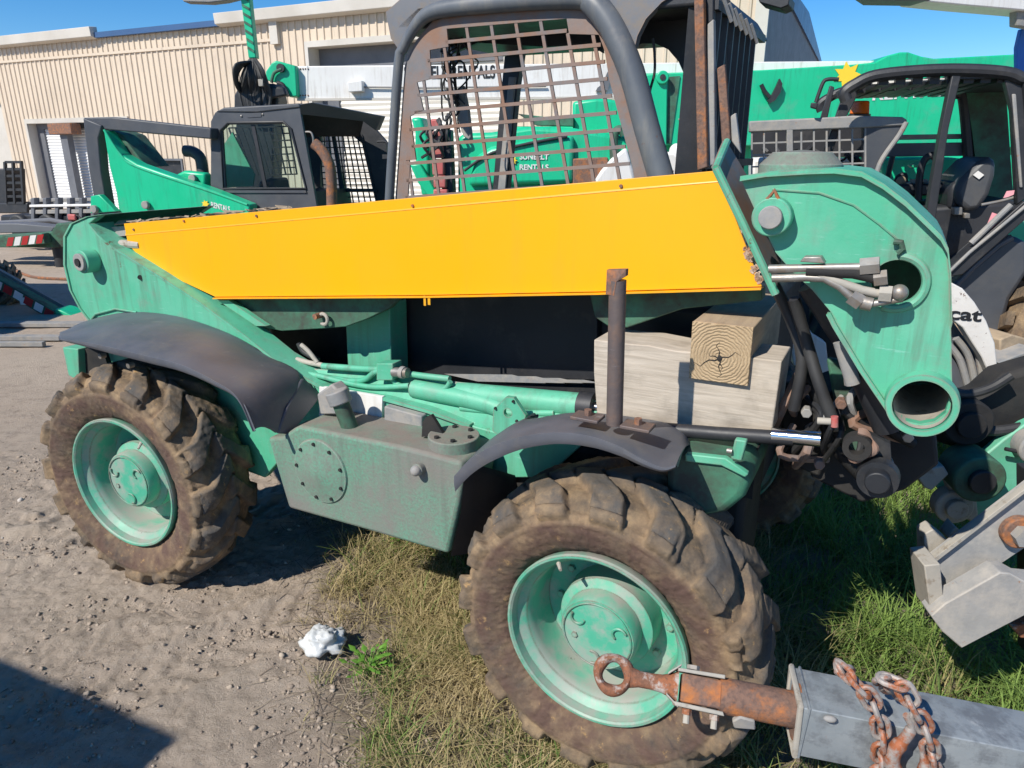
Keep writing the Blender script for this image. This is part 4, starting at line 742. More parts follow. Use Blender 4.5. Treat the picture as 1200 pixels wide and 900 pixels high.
gb = slab(FC, C, 'green_boom', [(752, 86), (893, 82), (1000, 75.5), (1025, 73), (1040, 65), (1055, 61), (1065, 61), (1080, 66), (1095, 68.5), (1200, 63), (1420, 50), (1420, 175), (1000, 172), (752, 170)], -.2, .8, 'green_vivid', .015)
slab(FC, gb, 'front_collar', [(755, 88), (782, 86), (781, 170), (768, 172), (757, 130)], -.28, .08, 'green_vivid', .01); c = FC.p(776, 91, y=-.28); k = MB().cyl(c, c+Vector((0, -.05, 0)), .075, n=20).build('collar_roller', 'green_vivid', gb, bevel=.01); MB().cyl(c+Vector((0, -.03, 0)), c+Vector((0, -.06, 0)), .035, n=14).build('roller_bolt', 'black', k)
for a, b in ((792, 103), (787, 141), (796, 140)): c = FC.p(a, b, y=-.2); MB().ball(c, .012).build('bolt', 'steel', gb)
slab(FC, gb, 'wear_pad', [(784, 90), (797, 89), (786, 168), (782, 168)], -.22, .02, 'green_dark')
hk = MB(); hk.tube(catmull([FC.p(a, b, y=-.26) for a, b in ((892, 100), (897, 109), (901, 112), (907, 113), (914, 105), (915, 93))], 4), [.012, .02, .03]+[.042]*17+[.03, .02, .015, .01, .008, .006], 8) if False else None
hk.tube(catmull([FC.p(a, b, y=-.26) for a, b in ((892, 99), (896, 107), (902, 114))], 4), .025, 8); hk.prism([FC.p(a, b, y=-.28) for a, b in ((900, 118), (905, 111), (911, 99), (914, 92), (917, 98), (915, 108), (908, 118), (902, 121))], (0, .06, 0)); hk.build('boom_handle', 'black', gb)
sun_logo(FC, gb, 993, 88, -.205, .17)
sb = FC.p(968, 104, y=-.208); 
o = FC.p(1022, 118, y=-.204); a = FC.p(1116, 112, y=-.204); lettering('boom_lettering', 'RENTALS', 'whiteink', gb, o, a-o, (0, 0, 1), .13, (a-o).length, .003)
MB().box(-.2, 6.5, .2, 2.2, .6, 1.9).build('chassis_body', 'green_vivid', C, bevel=.04)
for x in (.6, 5.2): simple_tyre(FC, C, (x, 0, .6), .6, .45, rimm='white')
# jib mast with hose bundle standing left of the boom head
FJ = Frame(-3.35, 8.6, 4); J = thing('jib_mast', FJ, 'slim green jib mast with black hose bundle standing left of the white boom', 'mast')
slab(FJ, J, 'mast', [(278, -30), (289, -30), (300, 68), (291, 68)], 0, .10, 'green_vivid', .01)
for k in range(7): slab(FJ, J, 'lattice_brace', [(282+k*1.33, -6+k*10), (291+k*1.1, -1+k*10), (291+k*1.1, 2+k*10), (282+k*1.33, -3+k*10)], -.01, .01, 'green_dark')
slab(FJ, J, 'cross_arm', [(210, -6), (290, -12), (290, -6), (262, 1), (245, 3), (215, 2)], -.05, .15, 'galvdull', .01)
bs = MB()
for k in range(34):
    r_ = random.Random(k); sx = r_.uniform(-14, 16); bs.tube(catmull([FJ.p(296+r_.uniform(-3, 3), 70, y=0), FJ.p(296+sx*.8, 88+r_.uniform(-5, 5), y=r_.uniform(-.1, .1)), FJ.p(298+sx+r_.uniform(-4, 4), 110, y=0), FJ.p(300+sx*.9, 135, y=0)], 5), .022, 6)
for k in range(6): bs.tube(catmull([FJ.p(296, 72, y=0), FJ.p(284-k*1.6, 78-k*.4, y=-.05*k), FJ.p(278-k*.6, 90+k, y=-.04*k), FJ.p(282, 104+k, y=0), FJ.p(290, 114, y=0)], 6), .014, 6)
bs.build('hose_bundle', 'hose', J)
slab(FJ, J, 'mast_base', [(282, 96), (322, 98), (326, 118), (322, 140), (274, 140), (274, 112)], .1, .3, 'black', .02); slab(FJ, J, 'valve_block', [(302, 93), (308, 92), (308, 101), (303, 101)], -.1, .05, 'bone', .004)
slab(FJ, J, 'base_arm', [(312, 100), (332, 102), (336, 112), (312, 116)], 0, .1, 'black', .02); slab(FJ, J, 'mast_foot', [(276, 130), (320, 130), (320, 300), (276, 300)], .12, .3, 'black', .02)
# ---- green machine seen through the mesh guard
FD = Frame(0.0, 5.2, 8); D = thing('utility_machine', FD, 'green machine with rounded hood and red coupler stack, seen through the rusty mesh guard', 'machine')
hd = slab(FD, D, 'hood', [(536, 160), (545, 156), (575, 155), (620, 148), (672, 150), (745, 162), (745, 330), (536, 330)], 0, .8, 'green_vivid', .03)
slab(FD, D, 'hood_bulge', [(556, 184), (575, 172), (620, 165), (672, 158), (672, 215), (548, 218)], -.06, .1, 'green_vivid', .03)
sun_logo(FD, hd, 601, 188, -.07, .032); 
for i, tx in enumerate(('SUNBELT', 'RENTALS')): o = FD.p(609, 187+i*12, y=-.065); lettering('hood_lettering', tx, 'whiteink', hd, o, (1, 0, 0), (0, 0, 1), .036, .20)
rod(FD, hd, 'hood_seam', [(544, 200), (575, 180), (620, 168), (665, 160)], -.07, .010, 'black')
slab(FD, D, 'dark_beam', [(606, 133), (640, 137), (672, 137), (672, 148), (628, 147)], .1, .1, 'green_dark', .004); slab(FD, D, 'box_housing', [(671, 119), (700, 115), (731, 118), (733, 188), (671, 186)], .15, .6, 'green_vivid', .02)
slab(FD, D, 'rusty_block', [(671, 186), (712, 184), (716, 240), (671, 240)], -.05, .3, 'rust', .01)
rod(FD, D, 'green_hook', [(720, 190), (719, 165), (722, 154), (728, 152), (732, 158)], -.02, .03, 'green_dark', 12)
wp = slab(FD, D, 'white_cover', [(690, 222), (704, 200), (716, 186), (734, 172), (742, 200), (748, 225)], -.10, .2, 'white', .02)
slab(FD, D, 'white_cover', [(775, 178), (790, 178), (806, 190), (812, 215), (770, 215)], -.10, .2, 'whiterust', .02); c = FD.p(793, 177, y=0); MB().ball(c, .05).build('round_cap', 'white', D)
rs = MB()
for k, (a, b, w, h) in enumerate(((510, 145, 10, 10), (510, 160, 13, 12), (512, 178, 12, 14), (513, 196, 13, 18), (515, 213, 14, 14), (516, 228, 16, 12))):
    q = FD.p(a, b, y=-.1); rs.box(q.x-w*.0032, q.x+w*.0032, q.y, q.y+.08, q.z-h*.003, q.z+h*.003)
rs.build('coupler_stack', 'red', D, bevel=.01); slab(FD, D, 'dark_column', [(516, 150), (528, 152), (532, 240), (518, 240)], -.05, .1, 'black', .01)
cl = MB()
for k in range(12): r_ = random.Random(k+50); a = r_.uniform(500, 525); b = r_.uniform(132, 165); cl.tube(catmull([FD.p(a, b, y=-.12), FD.p(a+r_.uniform(-9, 9), b+8, y=-.15), FD.p(a+r_.uniform(-12, 12), b+22, y=-.1)], 4), .010, 6)
cl.build('coupler_hoses', 'hose', D)
slab(FD, D, 'left_bracket', [(481, 138), (493, 137), (497, 150), (502, 160), (504, 230), (494, 230), (486, 185), (486, 155)], .05, .2, 'green_vivid', .02); slab(FD, D, 'left_bracket', [(480, 193), (492, 192), (512, 226), (505, 235), (490, 215)], 0, .1, 'green_vivid', .01)
for x in (-.3, .9): simple_tyre(FD, D, (x, .1, .4), .4, .28)
# ---- mesh guard frame right of the cab
FE = Frame(.95, 3.35, 14); E_ = thing('mesh_guard', FE, 'grey steel guard frame with square mesh, standing behind the boom nose', 'guard frame')
tb = slab(FE, E_, 'top_rail', [(878, 142), (960, 138), (1000, 135.5), (1058, 137), (1064, 141), (1060, 147), (1012, 150), (878, 155)], 0, .06, 'galvdull', .006)
grid_screen(FE, [(881, 154), (1014, 149), (1014, 232), (881, 236)], .012, 9, 6, .007, E_, 'galvdull')
slab(FE, E_, 'mesh_post', [(922, 152), (929, 152), (930, 232), (923, 232)], 0, .03, 'galvdull', .002)
sp_ = slab(FE, E_, 'side_panel', [(1012, 149), (1061, 143), (1056, 155), (1030, 190), (1023, 225), (1012, 225)], .01, .05, 'graypaint', .004); rod(FE, E_, 'panel_edge', [(1062, 143), (1054, 158), (1031, 192), (1024, 225)], .0, .011, 'galvdull')
sp_.data.materials[0] = M['cab_gray']
slab(FE, E_, 'backing_plate', [(881, 155), (1012, 150), (1012, 184), (881, 184)], .30, .05, 'black'); slab(FE, E_, 'white_tank', [(880, 185), (925, 183), (1012, 186), (1012, 225), (880, 225)], .42, .2, 'white', .02)
mm = MB()
for k in range(22): r_ = random.Random(k+90); a = r_.uniform(885, 1005); b = r_.uniform(168, 205); mm.tube(catmull([FE.p(a, b, y=.25), FE.p(a+r_.uniform(-12, 12), b+r_.uniform(2, 9), y=.2), FE.p(a+r_.uniform(-20, 20), b+r_.uniform(8, 22), y=.25)], 4), r_.uniform(.004, .014), 6)
mm.build('tangled_hoses', 'hose', E_); slab(FE, E_, 'support_leg', [(930, 230), (945, 230), (950, 420), (935, 420)], .1, .08, 'black'); slab(FE, E_, 'support_leg', [(1014, 225), (1026, 225), (1030, 420), (1018, 420)], .1, .08, 'black')
# ---- compact loader with open cab on the right
FR = Frame(1.75, 3.0, 16); Rr = thing('compact_loader', FR, 'green compact loader with open black cab, seat and orange beacon at the right edge', 'loader')
pR = lambda l, y: [FR.p(a, b, y=y) for a, b in l]
arch = [(1000, 150), (992, 118), (990, 108), (1002, 99), (1025, 89), (1075, 83.5), (1125, 82), (1175, 85), (1196, 92), (1206, 104), (1213, 225)]
for y_, nm in ((0, 'cab_arch'), (.82, 'cab_arch')): MB().tube(catmull([FR.p(a, b, y=0)+Vector((0, y_, 0)) for a, b in arch[1:]], 5), .024, 10).build(nm, 'black', Rr)
def rbar(nm, l, y, d, m='black', bv=.004): return MB().prism(pR(l, y), (0, d, 0)).build(nm, m, Rr, bevel=bv)
rbar('roof_side', [(1003, 101), (1025, 91), (1075, 86), (1125, 85), (1122, 97), (1075, 98), (1035, 102), (1008, 110)], .0, .02) if False else None
rf_ = MB(); z_ = FR.p(1075, 84, y=0).z
for k in range(9): x0 = FR.p(1012+k*20, 90, y=0).x; rf_.box(x0, x0+.035, .02, .82, z_-.045, z_-.015)
rf_.build('roof_slats', 'black', Rr); xa = FR.p(1125, 85, y=0).x; MB().box(xa, xa+.6, .0, .84, z_-.03, z_-.01).build('roof_sheet', 'black', Rr)
rbar('door_pillar', [(1116, 86), (1127, 86), (1112, 150), (1101, 225), (1092, 290), (1080, 290), (1090, 225), (1103, 150)], -.01, .05)
rbar('rear_pillar', [(1176, 88), (1200, 100), (1206, 230), (1192, 240), (1186, 130)], 0, .04); rbar('rear_pillar', [(1186, 110), (1191, 110), (1199, 220), (1195, 220)], -.01, .008, 'galvdull')
rbar('front_pillar', [(986, 118), (1002, 99), (1010, 100), (1000, 122), (985, 150), (972, 190), (962, 190), (975, 150)], .2, .04); rbar('front_pillar', [(962, 138), (973, 100), (978, 102), (970, 138)], .7, .04)
rod(FR, Rr, 'mirror_arm', [(983, 93), (970, 93), (964, 98), (956, 120)], .1, .008, 'black'); rbar('mirror', [(951, 120), (959, 121), (957, 128), (950, 126)], .08, .03)
lp = [FR.p(1003+k*21, 97.5-k*1.0, y=.06) for k in range(6)]
for q in lp: MB().box(q.x-.022, q.x+.022, q.y, q.y+.02, q.z-.006, q.z+.003).build('roof_clip', 'whiteink', Rr)
for k in range(7): a = FR.p(1010+k*18, 106-k*1.2, y=.3); MB().beam(a, a+Vector((.0, .45, .0)), .03, .02).build('roof_rib', 'black', Rr)
bc = FR.p(1007, 134, y=.5); bq = MB().cyl(bc+Vector((0, 0, -.02)), bc, .05, n=20).build('beacon_base', 'black', Rr); MB().cyl(bc, bc+Vector((0, 0, .058)), .044, .036, n=20).build('beacon_lens', 'orange_lens', bq, bevel=.006)
rbar('rear_screen', [(1130, 92), (1178, 92), (1188, 240), (1150, 250), (1140, 160)], .80, .02, 'green_dark', 0)
rbar('cab_beam', [(1050, 158), (1180, 156), (1180, 162), (1050, 164)], .86, .05, 'galvdull'); rbar('cab_beam', [(1040, 168), (1180, 166), (1180, 182), (1040, 184)], .84, .08, 'frame_gray')
rbar('body_panel', [(1030, 184), (1170, 182), (1150, 230), (1040, 228)], 1.15, .3, 'green_vivid', .02)
rod(FR, Rr, 'brace_tube', [(1046, 183), (1042, 200), (1038, 222)], .8, .014, 'black')
se = rbar('seat', [(1160, 184), (1168, 187), (1167, 205), (1160, 228), (1148, 246), (1134, 248), (1122, 238), (1118, 225), (1126, 210), (1144, 192), (1152, 185)], .30, .36, 'cab_gray', .03)
MB().prism(pR([(1146, 200), (1153, 205), (1147, 210), (1140, 205)], .295), (0, -.004, 0)).build('seat_label', 'white', se)
rbar('seat_cushion', [(1112, 222), (1122, 210), (1128, 228), (1122, 246), (1110, 246)], .34, .3, 'black', .03)
for a, b, c, d in ((1118, 243, 1128, 252), (1130, 250, 1137, 256)): rbar('seat_bracket', [(a, b), (c, b), (c, d), (a, d)], .28, .05, 'steel', .003)
sw = FR.p(1090, 200, y=.4); rod(FR, Rr, 'control_lever', [(1076, 235, .45), (1078, 205, .45), (1083, 188, .45), (1092, 182, .45), (1097, 186, .45)], .45, .016, 'black', 10)
rbar('arm_rest', [(1066, 194), (1092, 186), (1094, 192), (1070, 197)], .6, .06, 'green_vivid'); rod(FR, Rr, 'hose', [(1050, 216), (1052, 208), (1060, 205), (1061, 214)], .6, .012, 'black'); c = FR.p(1056, 212, y=.58); MB().ball(c, .022).build('control_knob', 'wood_side', Rr)
for a in (1070, 1084): rbar('label_plate', [(a-3, 210), (a+3, 210), (a+3, 216), (a-3, 216)], .6, .01, 'bone', 0)
rbar('dashboard', [(1020, 218), (1110, 214), (1112, 228), (1030, 232)], .5, .3, 'black', .01); rbar('floor_pan', [(1050, 245), (1200, 235), (1200, 260), (1115, 320), (1085, 300)], .35, .5, 'black', .02)
rbar('floor_edge', [(1082, 266), (1096, 266), (1096, 268), (1082, 268)], .3, .01, 'steel', 0)
sl_ = rbar('sill', [(1200, 236), (1210, 236), (1210, 250), (1128, 322), (1110, 325), (1110, 316)], -.02, .08, 'black', .004); rod(FR, sl_, 'sill_trim', [(1206, 238), (1170, 268), (1136, 296), (1113, 318)], -.03, .007, 'galvdull', sm=False); rod(FR, sl_, 'sill_trim', [(1185, 240), (1162, 262), (1138, 285)], -.02, .012, 'galvdull', sm=False)
rod(FR, Rr, 'handle_wire', [(1150, 240), (1175, 235), (1195, 228), (1197, 215)], .05, .006, 'steel')
for l in ([(1180, 224), (1189, 223), (1188, 228), (1181, 231), (1176, 232)], [(1163, 249), (1169, 251), (1170, 258), (1163, 268), (1156, 265)]): rbar('pink_tag', l, .0, .004, 'pink', 0)
fe_ = rbar('rear_wing', [(1205, 285), (1188, 276), (1172, 285), (1140, 312), (1118, 332), (1118, 345), (1150, 378), (1160, 400), (1172, 398), (1185, 350), (1206, 318)], .05, .35, 'cab_gray', .02)
rod(FR, fe_, 'wing_edge', [(1186, 278), (1170, 287), (1140, 313), (1120, 334)], .045, .014, 'plastic', sm=False)
c = FR.p(1284, 398, y=-.02); wb_ = simple_tyre(FR, Rr, (c.x, -.02, c.z), .31, .28, rimm='green_vivid')
simple_tyre(FR, Rr, (c.x+1.0, .10, c.z), .30, .25, rimm='green_vivid'); rbar('chassis', [(1120, 330), (1240, 320), (1260, 470), (1120, 470)], .45, .6, 'black', .03)
rbar('big_green_body', [(1040, 190), (1260, 180), (1260, 330), (1090, 330)], 1.3, .4, 'green_vivid', .03)
# ---- white loader arm with part of its lettering
FG = Frame(1.35, 2.45, 10); G = thing('white_loader_arm', FG, 'rusty white curved loader arm with black letters, between the boom nose and the black wing', 'loader arm')
ga = slab(FG, G, 'arm_plate', [(1100, 326), (1113, 330), (1128, 338), (1142, 354), (1156, 376), (1166, 402), (1169, 428), (1166, 438), (1158, 437), (1150, 418), (1138, 400), (1128, 384), (1112, 372), (1100, 368)], 0, .06, 'whiterust', .004)
o = FG.p(1111, 374, y=-.001); lettering('arm_lettering', 'cat', 'ink', ga, o, (1, 0, -.05), (0, 0, 1), .038, .105, .002)
slab(FG, G, 'arm_inner', [(1100, 372), (1118, 378), (1136, 404), (1152, 428), (1163, 450), (1150, 462), (1100, 460)], .08, .05, 'plastic', .004)  # inner plate; its blue-grey holds the shadow between arm and nose
for k in range(3): rod(FG, G, 'arm_rib', [(1108+k*12, 400-k*4), (1124+k*11, 420-k*3), (1134+k*9, 452)], .06, .012, 'galvdull')
slab(FG, G, 'lower_arm', [(925, 395), (935, 380), (942, 372), (952, 392), (968, 402), (972, 440), (955, 438), (930, 428)], .45, .06, 'white', .003); 
for l in ([(927, 398), (934, 392), (940, 408), (930, 408)], [(936, 430), (946, 430), (946, 437), (938, 437)]): slab(FG, G, 'warning_label', l, .44, .004, 'white')
slab(FG, G, 'frame_body', [(985, 330), (1100, 330), (1110, 520), (960, 520), (930, 440)], .75, .5, 'grime', .02)
# timber scraps behind the arm
FX = Frame(1.9, 2.75, -10); X1 = thing('timber_offcut', FX, 'brown timber offcut lying beside the rusty white loader arm', 'timber')
slab(FX, X1, 'offcut', [(1172, 398), (1186, 392), (1215, 400), (1215, 425), (1172, 425)], 0, .3, 'wood_side', .006); slab(FX, X1, 'offcut', [(1170, 425), (1215, 408), (1215, 440), (1178, 432)], -.08, .2, 'galvdull', .004)
slab(FX, X1, 'stand', [(1172, 425), (1240, 425), (1240, 600), (1172, 600)], .1, .2, 'black')
# ---- left yard: lifts, rack, outriggers
FL = Frame(-8.6, 13.4, 20); Lr = thing('wire_rack', FL, 'black steel rack with open grid cells against the warehouse wall, far left', 'rack')
grid_screen(FL, [(6, 190), (25, 190), (28, 238), (8, 238)], 0, 2, 6, .045, Lr); slab(FL, Lr, 'rack_body', [(-20, 198), (6, 198), (8, 245), (-20, 245)], .1, .4, 'black', .02); slab(FL, Lr, 'rack_foot', [(-20, 238), (32, 238), (32, 250), (-20, 250)], 0, .5, 'black', .02)
FM = Frame(-6.8, 11.5, 18); Lm = thing('scissor_platform', FM, 'folded grey access platform with rails parked in front of the white roller door', 'access platform')
for y0_, h_, m_ in ((233, 4, 'galvdull'), (240, 3, 'white'), (246, 5, 'galvdull'), (254, 5, 'black')): slab(FM, Lm, 'rail', [(34, y0_), (108, y0_-1), (108, y0_+h_-1), (34, y0_+h_)], random.uniform(0, .2), .12, m_, .01)
for k in range(6): slab(FM, Lm, 'post', [(36+k*14, 232), (40+k*14, 232), (40+k*14, 262), (36+k*14, 262)], .03, .1, 'frame_gray', .01)
slab(FM, Lm, 'base', [(0, 252), (112, 250), (112, 268), (0, 268)], .1, .6, 'black', .03)
for k in range(3): c = FM.p(20+k*34, 266, y=0); MB().cyl(c, c+Vector((0, .2, 0)), .2, n=24).build('wheel', 'hose', Lm, bevel=.03)
c = FM.p(83, 254, y=-.05); MB().box(c.x-.08, c.x+.08, c.y, c.y+.04, c.z-.06, c.z+.04).build('red_lamp', 'red', Lm, bevel=.02); rod(FM, Lm, 'bar', [(-10, 262), (60, 258), (100, 266)], -.1, .04, 'frame_gray', sm=False)
def outrigger(name, F, label, a, b, y, w, n, m='green_dark'):
    t = thing(name, F, label, 'outrigger', 'striped outrigger legs'); p0 = F.p(*a, y=y); p1 = F.p(*b, y=y); MB().beam(p0, p1, w, w).build('leg', m, t, bevel=.006)
    d = (p1-p0)
    for i in range(n):
        s0 = p0+d*((i+.1)/n)+Vector((0, -w/2-.003, 0)); s1 = p0+d*((i+.9)/n)+Vector((0, -w/2-.003, 0)); u = Vector((0, 0, w*.42)); k = d.normalized()*w*.4
        MB().prism([s0-u-k*.5, s1-u-k*.5, s1+u+k*.5, s0+u+k*.5], (0, .004, 0)).build('stripe', 'label_red' if i % 2 == 0 else 'whiteink', t)
    return t, p1
FO = Frame(-4.6, 7.2, 6); t, e = outrigger('outrigger', FO, 'red and white striped outrigger leg reaching the ground beside the telehandler tail', (-40, 308), (68, 369), 0, .115, 9); 
MB().beam(FO.p(-40, 296, y=.2), FO.p(80, 362, y=.2), .04, .04).build('upper_link', 'galvdull', t); MB().prism([FO.p(a, b, y=-.06) for a, b in ((64, 362), (72, 364), (92, 374), (90, 381), (76, 384), (66, 376))], (0, .22, 0)).build('foot_bracket', 'green_vivid', t, bevel=.01)
c = FO.p(26, 352, y=-.06); MB().box(c.x-.03, c.x+.03, c.y, c.y+.01, c.z-.045, c.z+.03).build('reflector', 'whiteink', t)
z0 = FO.p(84, 384, y=0); MB().cyl((z0.x, 0, -.02), (z0.x, 0, z0.z+.02), .11, .09, n=20).build('foot_pad', 'black', t); c = FO.p(0, 318, y=.3)
simple_tyre(FO, t, (FO.p(-12, 317, y=.3).x, .3, .22), .22, .16); MB().box(-3.5, FO.p(-260, 300, y=.3).x, .1, 1.4, .3, .9).build('lift_body', 'green_dark', t, bevel=.03)
FO2 = Frame(-7.2, 10.2, 4); t, e = outrigger('outrigger', FO2, 'dark green outrigger arm with a short red and white stripe band, farther back', (12, 283), (55, 279), 0, .14, 5)
MB().prism([FO2.p(a, b, y=.08) for a, b in ((-40, 279), (60, 272), (66, 262), (85, 262), (85, 290), (-40, 290))], (0, .25, 0)).build('arm', 'green_dark', t, bevel=.01); MB().prism([FO2.p(a, b, y=.4) for a, b in ((-40, 262), (20, 262), (64, 266), (60, 272), (-40, 274))], (0, .3, 0)).build('upper_arm', 'frame_gray', t, bevel=.01)
for a in (-20, 70): z0 = FO2.p(a, 290, y=.2); MB().cyl((z0.x, .2, -.02), (z0.x, .2, z0.z+.05), .10, n=16).build('foot_pad', 'black', t)
FP = Frame(-4.2, 6.3, 0); PP = thing('steel_plank', FP, 'pale steel planks lying flat on the yard behind the rear fender', 'planks')
for (y0_, w_, l_) in ((6.55, .10, 1.9), (6.05, .08, 2.2), (5.85, .05, 2.0)): MB().box(-3.2, -.0+l_*.1, y0_-6.3, y0_-6.3+w_, .01, .05).build('plank', 'galvdull', PP, bevel=.004)
pa = [ground_pt(-10, 273), ground_pt(60, 338)]; MB().tube(catmull([ground_pt(14, 315)+Vector((0, 0, .02)), ground_pt(26, 322)+Vector((0, 0, .02)), ground_pt(45, 327)+Vector((0, 0, .02)), ground_pt(80, 329)+Vector((0, 0, .02)), ground_pt(120, 331)+Vector((0, 0, .02))], 6), .018, 6).build('cable', 'rust')
o = bpy.data.objects['cable'] if 'cable' in bpy.data.objects else None
for o in [q for q in COL.objects if q.name.startswith('cable') and not q.parent]: tag(o, 'thin brown cable lying on the sunlit ground near the striped outrigger', 'cable')
# top right corner
FQ = Frame(3.6, 7.0, -6); Q = thing('white_jib', FQ, 'white boom end crossing the sky in the top right corner', 'boom')
slab(FQ, Q, 'jib', [(1060, -20), (1080, 1), (1130, 6), (1200, 12), (1300, 22), (1300, -30)], 0, .3, 'white', .01); slab(FQ, Q, 'jib_shoe', [(1012, -12), (1090, -12), (1090, 1), (1030, 0)], -.02, .25, 'frame_gray', .01); slab(FQ, Q, 'pulley_bracket', [(1192, 12), (1230, 16), (1230, 36), (1192, 30)], .05, .1, 'galvdull', .01)
slab(FQ, Q, 'blue_mast', [(1197, 34), (1240, 32), (1240, 400), (1193, 400), (1192, 56)], .3, .05, surf('blue_paint', (.01, .12, .5), (.01, .1, .42), .4), .01)
# unseen boxes added left of the frame to cast the yard's shade; kind invented
FK1 = Frame(-7.75, 6.25, 0); K1 = thing('shade_caster_far', FK1, 'unseen added container on the left of the yard, beside the outriggers', 'occluder')
b = MB(); b.box(-1.5, 1.55, -1.35, 1.2, .12, 2.0); b.build('caster_body', 'roofblue', K1, bevel=.02); MB().box(-1.6, 1.65, -1.45, 1.3, 0, .12).build('skid_base', 'black', K1)
for k in range(9): MB().box(-1.4+k*.34, -1.28+k*.34, -1.38, -1.34, .2, 1.9).build('rib', 'roofblue', K1)
FK2 = Frame(-2.72, -.02, 24); K2 = thing('shade_caster_near', FK2, 'unseen added truck parked beside the photographer on the left', 'caster')  # second added caster, unseen, placed from its shadow corner on the ground
MB().box(-5, 0, -3.0, 0, .8, 2.2).build('caster_box', 'white', K2, bevel=.02); MB().box(-4.9, -.1, -2.8, -.2, .45, .8).build('chassis', 'black', K2); MB().box(-6.8, -5.05, -2.7, -.3, .5, 2.1).build('caster_cab', 'white', K2, bevel=.1)
for x in (-.9, -5.9):
    for y in (-.35, -2.85): MB().cyl((x, y, .45), (x, y+.28, .45), .45, n=28).build('wheel', 'hose', K2, bevel=.03)
# ================================================================ TRAILER TONGUE with eye and chains
FH = Frame(.17, 1.10, 12); H = thing('trailer_tongue', FH, 'galvanised trailer tongue with rusty towing eye across the front wheel', 'trailer hitch')
h = lambda a, b, y=0: FH.p(a, b, y=y)
ec = h(719, 790); ex = (h(1000, 845)-ec).normalized(); ez = Vector((-ex.z, 0, ex.x)); ey = Vector((0, 1, 0)); S_ = (h(1119, 790)-h(719, 790)).length/400   # metres per traced pixel here
def e(u, w, v=0): return ec+ex*(u*S_)+ez*(w*S_)+ey*(v*S_)
_c, _s = math.cos(R(42)), math.sin(R(42))
def er(u, w, v=0): return e(u, w*_c-v*_s, w*_s+v*_c)
ezr = er(0, 1, 0)-er(0, 0, 0); ezr.normalize(); eyr = (er(0, 0, 1)-er(0, 0, 0)).normalized()
eye = MB(); n = 44; m_ = 14; vs = []
for i in range(n):
    a = 2*math.pi*i/n
    for j in range(m_): b = 2*math.pi*j/m_; rr = 20+(6.6+1.2*math.sin(a*3))*math.cos(b); vs.append(er(math.cos(a)*rr, math.sin(a)*rr, 11*math.sin(b)))
eye.add(vs, [(i*m_+j, i*m_+(j+1) % m_, ((i+1) % n)*m_+(j+1) % m_, ((i+1) % n)*m_+j) for i in range(n) for j in range(m_)])
eo = eye.build('towing_eye', 'rustorange', H)
sh = MB(); nk = 14; vs = []; P_ = [(22, 13, 12), (34, 10, 11), (48, 10, 11), (62, 11, 12), (72, 14, 14), (82, 19, 16)]
for u, w, v in P_:
    for j in range(nk): b = 2*math.pi*j/nk; c_, s_ = math.cos(b), math.sin(b); q = (abs(c_)**3+abs(s_)**3)**(-1/3); vs.append(er(u, w*s_*q, v*c_*q))
sh.add(vs, [(i*nk+j, i*nk+(j+1) % nk, (i+1)*nk+(j+1) % nk, (i+1)*nk+j) for i in range(len(P_)-1) for j in range(nk)]+[tuple(range(nk)), tuple((len(P_)-1)*nk+j for j in range(nk))])
sh.build('eye_shank', 'rustorange', H, smooth=50)
ck_ = MB(); ck_.prism([er(68, 12, -16),  er(84, 25, -16),  er(86, 25, 14),  er(70, 10, 14)], ezr*.004); ck_.prism([er(68, -10, -16),  er(84, -22, -16),  er(86, -22, 14),  er(70, -10, 14)], ezr*-.004)
ck_.prism([er(80, 22, -19),  er(138, 24, -19),  er(138, 19, -19),  er(80, 18, -19)], eyr*(36*S_)); ck_.prism([er(78, -18, -19),  er(138, -19, -19),  er(140, -24, -19),  er(80, -23, -19)], eyr*(36*S_)); ck_.build('clevis', 'bone', H, bevel=.002)
for u in (96, 130): b0 = er(u, -22, -4); bq = MB().cyl(b0, b0+ezr*(-9*S_), 6*S_, n=6).build('bolt_head', 'rustorange', H); MB().cyl(b0+ezr*(-9*S_), b0+ezr*(-19*S_), 4*S_, n=10).build('bolt_thread', 'bone', bq)
b0 = er(100, 24, -2); MB().cyl(b0, b0+ezr*(5*S_), 8*S_, n=6).build('nut', 'galvdull', H)
rb = MB(); rb.prism([er(86, 17, -15),  er(142, 17, -15),  er(142, -17, -15),  er(86, -17, -15)], eyr*(30*S_)); rb.build('inner_block', 'rust', H, bevel=.003)
MB().cyl(e(134, 0), e(232, 0), 22*S_, n=30).build('drawbar_tube', 'rust', H); MB().prism([e(152, -18, -22), e(160, -8, -23), e(178, -10, -23), e(182, -26, -20), e(156, -30, -20)], ey*(8*S_)).build('loose_bracket', 'galvdull', H, bevel=.003)
# sleeve: square tube set on its edge, ridge towards the camera
sec_ = [(35, 36), (-35, 34), (-36, -37), (34, -36)]
def sect(u, k=1, l=None): return [e(u, w*k, v*k) for v, w in (l or sec_)]
so_ = sect(224); to = [p for p in so_]; slv = MB(); A_ = [e(222+(6 if w < 0 else 0), w, v) for v, w in sec_]; B_ = [e(900, w*.93, v*.93) for v, w in sec_]
slv.add(A_+B_, [(i, (i+1) % 4, 4+(i+1) % 4, 4+i) for i in range(4)]+[tuple(range(4, 8))]); st = slv.build('galvanised_tube', 'galv', H, smooth=20); q = st.modifiers.new('solid', 'SOLIDIFY'); q.thickness = .007; bz = st.modifiers.new('bevel', 'BEVEL'); bz.width = .014; bz.segments = 4
MB().tube([e(222+(6 if w < 0 else 0), w, v) for v, w in sec_], .0055, 8, closed=True).build('welded_rim', 'bone', H); MB().tube([e(232, w*1.01, v*1.01) for v, w in sec_], .003, 6, closed=True).build('weld_bead', 'galv', H)
